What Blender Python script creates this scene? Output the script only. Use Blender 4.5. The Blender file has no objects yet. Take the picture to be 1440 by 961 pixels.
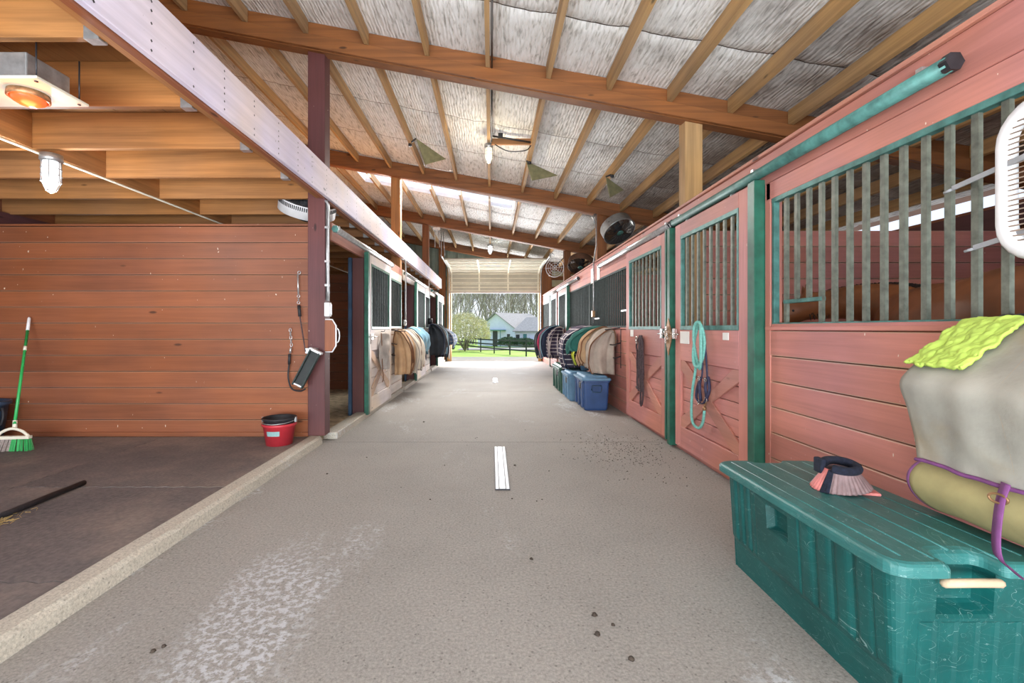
import bpy, bmesh, math, random
from mathutils import Vector, Matrix, noise
R = math.radians
random.seed(7)
C = bpy.context.scene.collection
sc = bpy.context.scene

# ------------------------------------------------------------------ camera
cam_d = bpy.data.cameras.new('camera'); cam = bpy.data.objects.new('camera', cam_d); C.objects.link(cam)
cam.location = (0, 0, 1.25); cam.rotation_euler = (R(90), 0, 0)
cam_d.sensor_width = 36; cam_d.lens = 16.0
cam_d.shift_x = 29/1440; cam_d.shift_y = -18.5/1440
cam_d.clip_start = .02; cam_d.clip_end = 600
sc.camera = cam
# ------------------------------------------------------------------ world, sun, large lights, exposure
W = bpy.data.worlds.new('sky'); sc.world = W; W.use_nodes = True
nt = W.node_tree; nt.nodes.clear()
out = nt.nodes.new('ShaderNodeOutputWorld'); bg = nt.nodes.new('ShaderNodeBackground')
tc = nt.nodes.new('ShaderNodeTexCoord'); sp = nt.nodes.new('ShaderNodeSeparateXYZ'); rp = nt.nodes.new('ShaderNodeValToRGB')
nt.links.new(tc.outputs['Generated'], sp.inputs[0]); nt.links.new(sp.outputs['Z'], rp.inputs[0])
rp.color_ramp.elements[0].position = .0; rp.color_ramp.elements[0].color = (.86, .90, .95, 1)
rp.color_ramp.elements[1].position = .55; rp.color_ramp.elements[1].color = (.42, .60, .90, 1)
nt.links.new(rp.outputs[0], bg.inputs[0]); bg.inputs[1].default_value = 1.3
nt.links.new(bg.outputs[0], out.inputs[0])

sd = bpy.data.lights.new('sun', 'SUN'); sun = bpy.data.objects.new('sun', sd); C.objects.link(sun)
sd.energy = 6.0; sd.angle = R(1.2); sd.color = (1, .95, .86)
sun.rotation_euler = Vector((-1.55, -2.4, -2.4)).to_track_quat('-Z', 'Y').to_euler()
sun.location = (8, 30, 30)

def area(name, loc, target, sx, sy, power, col):
    d = bpy.data.lights.new(name, 'AREA'); d.shape = 'RECTANGLE'; d.size = sx; d.size_y = sy; d.energy = power; d.color = col
    o = bpy.data.objects.new(name, d); C.objects.link(o); o.location = loc
    o.rotation_euler = (Vector(target)-Vector(loc)).to_track_quat('-Z', 'Y').to_euler()
    return o
# added unseen fill lamp, boosting daylight from the open rear end of the barn
area('rear_fill_light', (0, -2.6, 2.0), (0, 6, 2.2), 7.0, 3.4, 190, (.95, .98, 1))
# unseen lamp added low behind the camera to brighten the roof underside
area('added_roof_uplight', (.2, -2.4, .25), (-.3, 4.5, 4.2), 8.0, 2.4, 980, (.90, .96, 1))
# lamp added at the far overhead door opening, strengthening its daylight upward
area('far_doorway_fill', (.14, 17.7, 1.6), (.14, 9, 3.4), 3.2, 2.6, 430, (.97, .98, 1))
# lamp added under the translucent roof panel, aimed to brighten the pale doors
area('skylight_fill', (-1.2, 9.85, 4.3), (-1.9, 7.0, .3), 3.0, .9, 400, (1, .98, .95))
vs = sc.view_settings
vs.view_transform = 'Standard'; vs.look = 'None'; vs.gamma = 1; vs.exposure = 0.08; vs.use_curve_mapping = False
sc.cycles.max_bounces = 8; sc.cycles.diffuse_bounces = 5; sc.cycles.transparent_max_bounces = 12
sc.cycles.sample_clamp_indirect = 6; sc.cycles.use_denoising = True

# ------------------------------------------------------------------ materials
MATS = {}
def newmat(name, rough=.6, metal=0.0):
    m = bpy.data.materials.new(name); m.use_nodes = True
    b = m.node_tree.nodes['Principled BSDF']; b.inputs['Roughness'].default_value = rough; b.inputs['Metallic'].default_value = metal
    MATS[name] = m
    return m, m.node_tree, b
def coords(nt, scale, rnd=True):
    tc = nt.nodes.new('ShaderNodeTexCoord'); mp = nt.nodes.new('ShaderNodeMapping'); mp.inputs['Scale'].default_value = scale
    if rnd:
        oi = nt.nodes.new('ShaderNodeObjectInfo'); ml = nt.nodes.new('ShaderNodeVectorMath'); ml.operation = 'SCALE'
        ml.inputs[0].default_value = (7.3, 5.1, 9.7); nt.links.new(oi.outputs['Random'], ml.inputs['Scale'])
        ad = nt.nodes.new('ShaderNodeVectorMath'); nt.links.new(tc.outputs['Object'], ad.inputs[0]); nt.links.new(ml.outputs[0], ad.inputs[1])
        nt.links.new(ad.outputs[0], mp.inputs[0])
    else: nt.links.new(tc.outputs['Object'], mp.inputs[0])
    return mp.outputs[0]
def tex_noise(nt, vec, scale=1, detail=4, rough=.55, dist=0):
    n = nt.nodes.new('ShaderNodeTexNoise'); n.inputs['Scale'].default_value = scale; n.inputs['Detail'].default_value = detail
    n.inputs['Roughness'].default_value = rough; n.inputs['Distortion'].default_value = dist
    nt.links.new(vec, n.inputs['Vector']); return n.outputs['Fac']
def ramp(nt, fac, stops):
    r = nt.nodes.new('ShaderNodeValToRGB'); cr = r.color_ramp
    while len(cr.elements) < len(stops): cr.elements.new(.5)
    for e, (p, c) in zip(cr.elements, stops): e.position = p; e.color = (c[0], c[1], c[2], 1)
    nt.links.new(fac, r.inputs[0]); return r.outputs[0]
def mix(nt, fac, a, b, mode='MIX'):
    m = nt.nodes.new('ShaderNodeMix'); m.data_type = 'RGBA'; m.blend_type = mode
    def put(i, v):
        if isinstance(v, (tuple, list)): m.inputs[i].default_value = (v[0], v[1], v[2], 1)
        elif isinstance(v, (int, float)): m.inputs[i].default_value = v
        else: nt.links.new(v, m.inputs[i])
    put(0, fac); put(6, a); put(7, b); return m.outputs[2]
def bump(nt, b, h, strength=.3, dist=.01):
    n = nt.nodes.new('ShaderNodeBump'); n.inputs['Strength'].default_value = strength; n.inputs['Distance'].default_value = dist
    nt.links.new(h, n.inputs['Height']); nt.links.new(n.outputs[0], b.inputs['Normal'])
def mul(c, k): return tuple(min(1, x*k) for x in c)

def wood(name, c, axis, var=.35, rough=.6, specks=0, spot=(.85, .75, .62), grain=1.0):
    m, nt, b = newmat(name, rough)
    s = [11, 11, 11]; s['xyz'.index(axis)] = .7
    v = coords(nt, s)
    n1 = tex_noise(nt, v, 1.0, 6, .6, .6)
    s2 = [70, 70, 70]; s2['xyz'.index(axis)] = 1.6
    n2 = tex_noise(nt, coords(nt, s2), 1.0, 3)
    col = ramp(nt, n1, [(.33, mul(c, 1-var)), (.5, c), (.67, mul(c, 1+var*.8))])
    col = mix(nt, .35*grain, col, ramp(nt, n2, [(.35, mul(c, .45)), (.6, mul(c, 1.15))]))
    n3 = tex_noise(nt, coords(nt, (1.1, 1.1, 1.1)), 1.0, 3)
    col = mix(nt, .5, col, ramp(nt, n3, [(.3, mul(c, .72)), (.7, mul(c, 1.25))]))
    n5 = tex_noise(nt, coords(nt, (.8, .8, .8), False), 1.0, 3)
    col = mix(nt, .5, col, mix(nt, 1.0, col, ramp(nt, n5, [(.36, (.80, .86, 1.15)), (.5, (1, 1, 1)), (.64, (1.12, 1.0, .72))]), 'MULTIPLY'))
    # board-to-board tone and cathedral grain
    wv = nt.nodes.new('ShaderNodeTexWave'); wv.inputs['Scale'].default_value = 1.0; wv.inputs['Distortion'].default_value = 14.0; wv.inputs['Detail'].default_value = 3; wv.inputs['Detail Scale'].default_value = .8
    wv.bands_direction = 'Z' if axis != 'z' else 'X'
    s4 = [3, 3, 3]; s4['xyz'.index(axis)] = .3
    nt.links.new(coords(nt, s4), wv.inputs['Vector'])
    col = mix(nt, .3 if grain > 1 else .08, col, mix(nt, 1.0, col, ramp(nt, wv.outputs['Fac'], [(.15, (.55, .50, .45)), (.5, (1, 1, 1)), (.9, (1.12, 1.1, 1.05))]), 'MULTIPLY'))
    oi = nt.nodes.new('ShaderNodeObjectInfo')
    col = mix(nt, 1.0, col, ramp(nt, oi.outputs['Random'], [(0, (.80, .78, .76)), (1, (1.0, 1.0, 1.0))]), 'MULTIPLY')
    # knots
    sk = [5, 5, 5]; sk['xyz'.index(axis)] = 1.6
    vo = nt.nodes.new('ShaderNodeTexVoronoi'); vo.inputs['Scale'].default_value = 1.0; nt.links.new(coords(nt, sk), vo.inputs['Vector'])
    kn = ramp(nt, vo.outputs['Distance'], [(.045, (1, 1, 1)), (.085, (0, 0, 0))])
    col = mix(nt, kn, col, mul(c, .28))
    if specks:
        sv = tex_noise(nt, coords(nt, (9, 9, 4)), 4.0, 2)
        sm = ramp(nt, sv, [(.76-.04*specks, (0, 0, 0)), (.79-.04*specks, (1, 1, 1))])
        col = mix(nt, sm, col, spot)
    nt.links.new(col, b.inputs['Base Color'])
    bump(nt, b, n2, .25, .004)
    return m
def plain(name, c, rough=.5, metal=0, var=.12, scale=6, bmp=0, emis=None):
    m, nt, b = newmat(name, rough, metal)
    n = tex_noise(nt, coords(nt, (scale,)*3), 1.0, 4)
    nt.links.new(ramp(nt, n, [(.3, mul(c, 1-var)), (.7, mul(c, 1+var))]), b.inputs['Base Color'])
    if bmp: bump(nt, b, tex_noise(nt, coords(nt, (scale*12,)*3), 1.0, 2), bmp, .004)
    if emis: b.inputs['Emission Color'].default_value = (*emis[0], 1); b.inputs['Emission Strength'].default_value = emis[1]
    return m
def cloth(name, c, var=.25, c2=None, check=0):
    m, nt, b = newmat(name, .9)
    n = tex_noise(nt, coords(nt, (5, 5, 5)), 1.0, 5)
    col = ramp(nt, n, [(.3, mul(c, 1-var)), (.7, mul(c, 1+var))])
    if c2 and check:
        tc = nt.nodes.new('ShaderNodeTexCoord'); sp = nt.nodes.new('ShaderNodeSeparateXYZ'); nt.links.new(tc.outputs['Object'], sp.inputs[0])
        lines = None
        for ax in ('Y', 'Z'):
            a = nt.nodes.new('ShaderNodeMath'); a.operation = 'MULTIPLY'; a.inputs[1].default_value = check; nt.links.new(sp.outputs[ax], a.inputs[0])
            f = nt.nodes.new('ShaderNodeMath'); f.operation = 'FRACT'; nt.links.new(a.outputs[0], f.inputs[0])
            l = nt.nodes.new('ShaderNodeMath'); l.operation = 'LESS_THAN'; l.inputs[1].default_value = .16; nt.links.new(f.outputs[0], l.inputs[0])
            if lines is None: lines = l.outputs[0]
            else:
                mx = nt.nodes.new('ShaderNodeMath'); mx.operation = 'MAXIMUM'; nt.links.new(lines, mx.inputs[0]); nt.links.new(l.outputs[0], mx.inputs[1]); lines = mx.outputs[0]
        col = mix(nt, lines, col, c2)
    nt.links.new(col, b.inputs['Base Color'])
    bump(nt, b, tex_noise(nt, coords(nt, (60, 60, 60)), 1.0, 2), .25, .003)
    return m

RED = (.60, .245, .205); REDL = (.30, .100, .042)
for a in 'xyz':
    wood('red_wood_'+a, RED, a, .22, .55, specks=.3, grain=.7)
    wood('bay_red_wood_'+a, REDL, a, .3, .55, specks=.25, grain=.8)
    wood('pine_'+a, (.43, .195, .065), a, .5, .6, grain=1.4)
    wood('purlin_'+a, (.55, .34, .15), a, .4, .7, grain=1.2)
    wood('beam_brown_'+a, (.28, .10, .026), a, .4, .6, grain=1.3)
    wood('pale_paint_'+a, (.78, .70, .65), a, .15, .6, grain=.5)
    wood('dark_red_'+a, (.13, .045, .045), a, .3, .6)
    wood('tan_wood_'+a, (.54, .235, .175), a, .2, .6, grain=.6)
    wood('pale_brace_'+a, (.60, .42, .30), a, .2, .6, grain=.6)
    wood('post_red_'+a, (.125, .038, .038), a, .35, .55, specks=.3)
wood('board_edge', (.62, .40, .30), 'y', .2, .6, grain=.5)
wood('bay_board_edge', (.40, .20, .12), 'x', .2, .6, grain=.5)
wood('lavender_paint', (.78, .71, .85), 'y', .2, .6, specks=.4, spot=(.12, .06, .05), grain=.5)
wood('deck_ply', (.38, .19, .07), 'y', .4, .7)
plain('green_trim', (.018, .115, .075), .4, 0, .35, 9)
plain('teal_metal', (.07, .20, .18), .45, .2, .4, 14, .2)
plain('bar_metal', (.15, .165, .135), .45, .35, .35, 25, .15)
plain('dark_bar', (.03, .045, .043), .7, 0, .35, 25)
plain('galvanised', (.55, .57, .58), .35, .75, .2, 20)
plain('grey_strap', (.34, .35, .37), .6, 0, .1, 20)
plain('chrome', (.75, .73, .7), .2, 1, .1, 9)
plain('rust_bronze', (.35, .2, .1), .45, .6, .4, 40)
plain('black_rubber', (.02, .02, .024), .6, 0, .3, 20)
plain('black_metal', (.03, .03, .035), .4, .3, .3, 20)
plain('white_plastic', (.82, .82, .84), .4, 0, .08, 8)
plain('cream_metal', (.80, .76, .62), .5, 0, .08, 5)
plain('shaded_cream_panel', (.50, .47, .38), .5, 0, .1, 3)  # darker than the ribs: shade between panel and ribs put into the colour
plain('green_plastic', (.03, .40, .10), .35, 0, .15, 8)
plain('dark_green_plastic', (.015, .075, .05), .4, 0, .3, 8)
plain('blue_plastic', (.028, .07, .19), .4, 0, .25, 6)
plain('pale_blue_plastic', (.11, .22, .34), .55, 0, .2, 6)
plain('navy_plastic', (.03, .07, .13), .45, 0, .3, 6)
plain('red_plastic', (.52, .035, .05), .35, 0, .15, 6)
plain('teal_label', (.25, .42, .42), .6, 0, .15, 30)
plain('paper', (.85, .84, .8), .8, 0, .05, 5)
plain('purple_webbing', (.20, .06, .20), .8, 0, .15, 30, .2)
plain('wire_brown', (.45, .33, .25), .5, .3, .2, 30)
plain('red_lens', (.9, .09, .03), .25, 0, .3, 20, 0, ((1, .09, .02), 1.4))
plain('lamp_glass', (.95, .97, 1), .3, 0, .02, 5, 0, ((.93, .97, 1), 1.5))
plain('warm_lamp_glass', (1, .93, .75), .3, 0, .02, 5, 0, ((1, .82, .5), 1.6))
plain('aqua_rope', (.20, .52, .45), .8, 0, .2, 60, .5)
plain('dark_rope', (.07, .045, .05), .8, 0, .5, 60, .5)
plain('navy_web', (.03, .03, .07), .7, 0, .4, 30)
plain('fleece', (.012, .016, .035), .95, 0, .5, 60, 1.0)
plain('boot_brown', (.24, .16, .16), .5, 0, .25, 30)
plain('boot_pink', (.70, .22, .20), .5, 0, .2, 20)
plain('straw', (.50, .36, .14), .9, 0, .4, 30, .8)
plain('grey_bristle', (.38, .32, .29), .8, 0, .3, 60)
plain('olive_sheet', (.20, .19, .10), .6, .2, .25, 12)
plain('siding_green', (.24, .31, .26), .5, .3, .15, 3)
plain('siding_yellow', (.62, .58, .36), .5, .1, .15, 3)
plain('siding_dark', (.20, .11, .07), .7, 0, .2, 3)
plain('fence_black', (.035, .04, .04), .7, 0, .3, 4)
plain('house_wall', (.80, .82, .95), .7, 0, .04, 2)
plain('house_roof', (.33, .31, .30), .9, 0, .15, 4)
plain('house_dark', (.03, .035, .04), .4, 0, .2, 4)
plain('house_teal', (.10, .26, .26), .6, 0, .1, 4)
plain('bark', (.30, .255, .22), .9, 0, .35, 3)
plain('bark_pale', (.52, .46, .41), .9, 0, .3, 3)
plain('blossom', (.66, .60, .34), .8, 0, .3, 2)
plain('hedge_leaf', (.05, .10, .035), .8, 0, .4, 2)
plain('tan_cloth_trunk', (.55, .42, .28), .9, 0, .2, 8, .4)
plain('shavings', (.50, .40, .26), .95, 0, .45, 9, 1.0)
plain('horse_coat', (.26, .095, .035), .45, 0, .35, 3)
plain('horse_hair', (.02, .012, .01), .6, 0, .4, 30)
plain('droppings', (.05, .035, .025), .9, 0, .3, 30)
cloth('canvas_grey', (.36, .345, .295), .2)
cloth('canvas_olive', (.36, .31, .14), .25)
_nt = MATS['canvas_grey'].node_tree; _b = _nt.nodes['Principled BSDF']; _l = _b.inputs['Base Color'].links[0].from_socket
_n = tex_noise(_nt, coords(_nt, (2.6, 2.6, 2.6)), 1.0, 5, .6)
_nt.links.new(mix(_nt, ramp(_nt, _n, [(.50, (0, 0, 0)), (.70, (.7, .7, .7))]), _l, (.34, .26, .15)), _b.inputs['Base Color'])
cloth('lime_towel', (.50, .68, .12), .15)
cloth('cloth_navy', (.025, .035, .07), .4)
cloth('cloth_black', (.02, .025, .032), .4)
cloth('cloth_green', (.02, .12, .10), .35)
cloth('cloth_tan', (.50, .32, .18), .2)
cloth('cloth_beige', (.42, .35, .29), .2)
cloth('cloth_cream', (.72, .65, .54), .15)
cloth('cloth_grey', (.38, .34, .31), .25)
cloth('cloth_blue', (.22, .40, .50), .2)
cloth('cloth_brown', (.17, .075, .035), .35)
cloth('cloth_lime', (.5, .55, .05), .2)
cloth('cloth_red', (.45, .03, .09), .2)
cloth('plaid_navy', (.04, .03, .06), .3, (.55, .5, .5), 11)
cloth('plaid_blue', (.10, .15, .26), .3, (.5, .52, .55), 9)
cloth('blue_stars', (.09, .15, .5), .2, (.6, .62, .8), 14)

def make_concrete(name, c, dark=.7):
    m, nt, b = newmat(name, .8)
    n1 = tex_noise(nt, coords(nt, (1, 1, 1), False), .9, 7, .62)
    col = ramp(nt, n1, [(.3, mul(c, dark)), (.5, c), (.7, mul(c, 1.22))])
    n2 = tex_noise(nt, coords(nt, (1, 1, 1), False), 75, 4, .8)
    col = mix(nt, .6, col, ramp(nt, n2, [(.32, mul(c, .4)), (.5, c), (.68, mul(c, 1.5))]))
    vo = nt.nodes.new('ShaderNodeTexVoronoi'); vo.inputs['Scale'].default_value = 26; nt.links.new(coords(nt, (1, 1, 1), False), vo.inputs['Vector'])
    col = mix(nt, ramp(nt, vo.outputs['Distance'], [(.09, (.8, .8, .8)), (.15, (0, 0, 0))]), col, mul(c, .45))
    # pale worn patches where the top skin has come off, elongated along the aisle
    n3 = tex_noise(nt, coords(nt, (1.1, .45, 1), False), 1.0, 6, .7, .4)
    n4 = tex_noise(nt, coords(nt, (1, 1, 1), False), 30, 3, .7)
    # a long worn streak where water ran beside the curb
    tcc = nt.nodes.new('ShaderNodeTexCoord'); vm = nt.nodes.new('ShaderNodeMapping'); vm.inputs['Location'].default_value = (.95*2.6, -2.3*.75, 0); vm.inputs['Scale'].default_value = (2.6, .75, 0)
    nt.links.new(tcc.outputs['Object'], vm.inputs[0]); ln = nt.nodes.new('ShaderNodeVectorMath'); ln.operation = 'LENGTH'; nt.links.new(vm.outputs[0], ln.inputs[0])
    mr = nt.nodes.new('ShaderNodeMapRange'); mr.inputs[1].default_value = 0; mr.inputs[2].default_value = 1.1; mr.inputs[3].default_value = .2; mr.inputs[4].default_value = 0; nt.links.new(ln.outputs['Value'], mr.inputs[0])
    ad3 = nt.nodes.new('ShaderNodeMath'); nt.links.new(n3, ad3.inputs[0]); nt.links.new(mr.outputs[0], ad3.inputs[1]); n3 = ad3.outputs[0]
    a = ramp(nt, n3, [(.57, (0, 0, 0)), (.66, (1, 1, 1))]); bb = ramp(nt, n4, [(.47, (0, 0, 0)), (.58, (1, 1, 1))])
    mk = mix(nt, 1.0, a, bb, 'MULTIPLY')
    col = mix(nt, mix(nt, .62, (0, 0, 0), mk), col, (.60, .62, .66))
    nt.links.new(col, b.inputs['Base Color'])
    bump(nt, b, n2, .35, .006)
make_concrete('concrete', (.305, .285, .258))
make_concrete('curb_concrete', (.50, .46, .38))
def make_mat_rubber():
    m, nt, b = newmat('mat_rubber', .75)
    n1 = tex_noise(nt, coords(nt, (1.3, 1.3, 1.3)), 1.0, 6, .65)
    col = ramp(nt, n1, [(.3, (.09, .08, .082)), (.5, (.16, .135, .125)), (.72, (.31, .245, .20))])
    n2 = tex_noise(nt, coords(nt, (40, 40, 40)), 1, 3)
    col = mix(nt, .3, col, ramp(nt, n2, [(.35, (.05, .045, .05)), (.7, (.26, .22, .2))]))
    nt.links.new(col, b.inputs['Base Color'])
    vo = nt.nodes.new('ShaderNodeTexVoronoi'); vo.distance = 'CHEBYCHEV'; vo.inputs['Scale'].default_value = 32; vo.inputs['Randomness'].default_value = 0
    nt.links.new(coords(nt, (1, 1, 1), False), vo.inputs['Vector'])
    bump(nt, b, vo.outputs['Distance'], .8, .006)
make_mat_rubber()
def make_insulation():
    m, nt, b = newmat('insulation', .55)
    tc = nt.nodes.new('ShaderNodeTexCoord'); sp = nt.nodes.new('ShaderNodeSeparateXYZ'); nt.links.new(tc.outputs['Object'], sp.inputs[0])
    n1 = tex_noise(nt, coords(nt, (1.0, 1.0, 1), False), 1.3, 6, .65)
    n2 = tex_noise(nt, coords(nt, (36, 6, 8), False), 1.0, 3, .55, .5)
    col = ramp(nt, n2, [(.30, (.46, .45, .42)), (.46, (.84, .83, .80)), (.62, (.95, .945, .93))])
    # dust and water stains: heavier over the low eave side
    a = nt.nodes.new('ShaderNodeMapRange'); a.inputs[1].default_value = .8; a.inputs[2].default_value = 3.4; a.inputs[3].default_value = -.2; a.inputs[4].default_value = .26
    nt.links.new(sp.outputs['X'], a.inputs[0])
    ad = nt.nodes.new('ShaderNodeMath'); nt.links.new(n1, ad.inputs[0]); nt.links.new(a.outputs[0], ad.inputs[1])
    st = ramp(nt, ad.outputs[0], [(.42, (0, 0, 0)), (.8, (.85, .85, .85))])
    col = mix(nt, st, col, mix(nt, .5, (.16, .12, .10), ramp(nt, n2, [(.35, (.06, .05, .045)), (.6, (.36, .31, .27))])))
    nt.links.new(col, b.inputs['Base Color'])
    wv = nt.nodes.new('ShaderNodeTexWave'); wv.bands_direction = 'X'; wv.inputs['Scale'].default_value = 8; wv.inputs['Distortion'].default_value = 5; wv.inputs['Detail'].default_value = 2; wv.inputs['Detail Scale'].default_value = 1.6
    nt.links.new(coords(nt, (1, .35, 1), False), wv.inputs['Vector'])
    hh = mix(nt, .35, n2, wv.outputs['Fac'])
    bump(nt, b, hh, .75, .02)
make_insulation()
def make_ground():
    m, nt, b = newmat('lawn', .9)
    tc = nt.nodes.new('ShaderNodeTexCoord'); sp = nt.nodes.new('ShaderNodeSeparateXYZ'); nt.links.new(tc.outputs['Object'], sp.inputs[0])
    n1 = tex_noise(nt, coords(nt, (.5, .5, .5), False), 1.0, 6, .65)
    g = ramp(nt, n1, [(.3, (.20, .34, .04)), (.55, (.36, .52, .08)), (.8, (.52, .50, .16))])
    n2 = tex_noise(nt, coords(nt, (.35, .8, 1), False), 1.0, 4)
    a = nt.nodes.new('ShaderNodeMapRange'); a.inputs[1].default_value = 22; a.inputs[2].default_value = 36; a.inputs[3].default_value = .6; a.inputs[4].default_value = -.15
    nt.links.new(sp.outputs['Y'], a.inputs[0])
    ad = nt.nodes.new('ShaderNodeMath'); nt.links.new(n2, ad.inputs[0]); nt.links.new(a.outputs[0], ad.inputs[1])
    dirt = ramp(nt, ad.outputs[0], [(.5, (0, 0, 0)), (.75, (1, 1, 1))])
    col = mix(nt, dirt, g, (.5, .42, .30))
    nt.links.new(col, b.inputs['Base Color'])
make_ground()
def make_trunk_plastic(name, c, dust):
    m, nt, b = newmat(name, .42)
    n1 = tex_noise(nt, coords(nt, (3, 3, 3), False), 1.0, 6, .65)
    col = ramp(nt, n1, [(.3, mul(c, .6)), (.6, c), (.8, mul(c, 1.3))])
    n2 = tex_noise(nt, coords(nt, (30, 4, 12), False), 1.0, 6, .75)
    col = mix(nt, ramp(nt, n2, [(.56, (0, 0, 0)), (.76, (.75, .75, .75))]), col, dust)
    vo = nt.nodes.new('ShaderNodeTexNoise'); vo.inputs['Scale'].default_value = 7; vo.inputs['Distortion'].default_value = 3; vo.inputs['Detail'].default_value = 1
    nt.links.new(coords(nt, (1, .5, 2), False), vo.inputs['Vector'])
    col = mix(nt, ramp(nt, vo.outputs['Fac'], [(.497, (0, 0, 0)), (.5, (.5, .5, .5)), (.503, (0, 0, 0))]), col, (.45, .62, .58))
    nt.links.new(col, b.inputs['Base Color'])
    bump(nt, b, n2, .15, .003)
make_trunk_plastic('trunk_teal', (.002, .095, .088), (.03, .14, .13))
make_trunk_plastic('trunk_lid_teal', (.03, .17, .16), (.14, .27, .25))
m, nt_, b_ = newmat('skylight_sheet', .3)
b_.inputs['Base Color'].default_value = (.95, .97, 1, 1)
tr = nt_.nodes.new('ShaderNodeBsdfTransparent'); ml = nt_.nodes.new('ShaderNodeMixShader'); tl = nt_.nodes.new('ShaderNodeBsdfTranslucent')
tl.inputs[0].default_value = (.95, .97, 1, 1)
ml.inputs[0].default_value = .8; nt_.links.new(tl.outputs[0], ml.inputs[1]); nt_.links.new(tr.outputs[0], ml.inputs[2])
nt_.links.new(ml.outputs[0], nt_.nodes['Material Output'].inputs[0])
# planked red wood lit with hay dust
M = MATS

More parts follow.
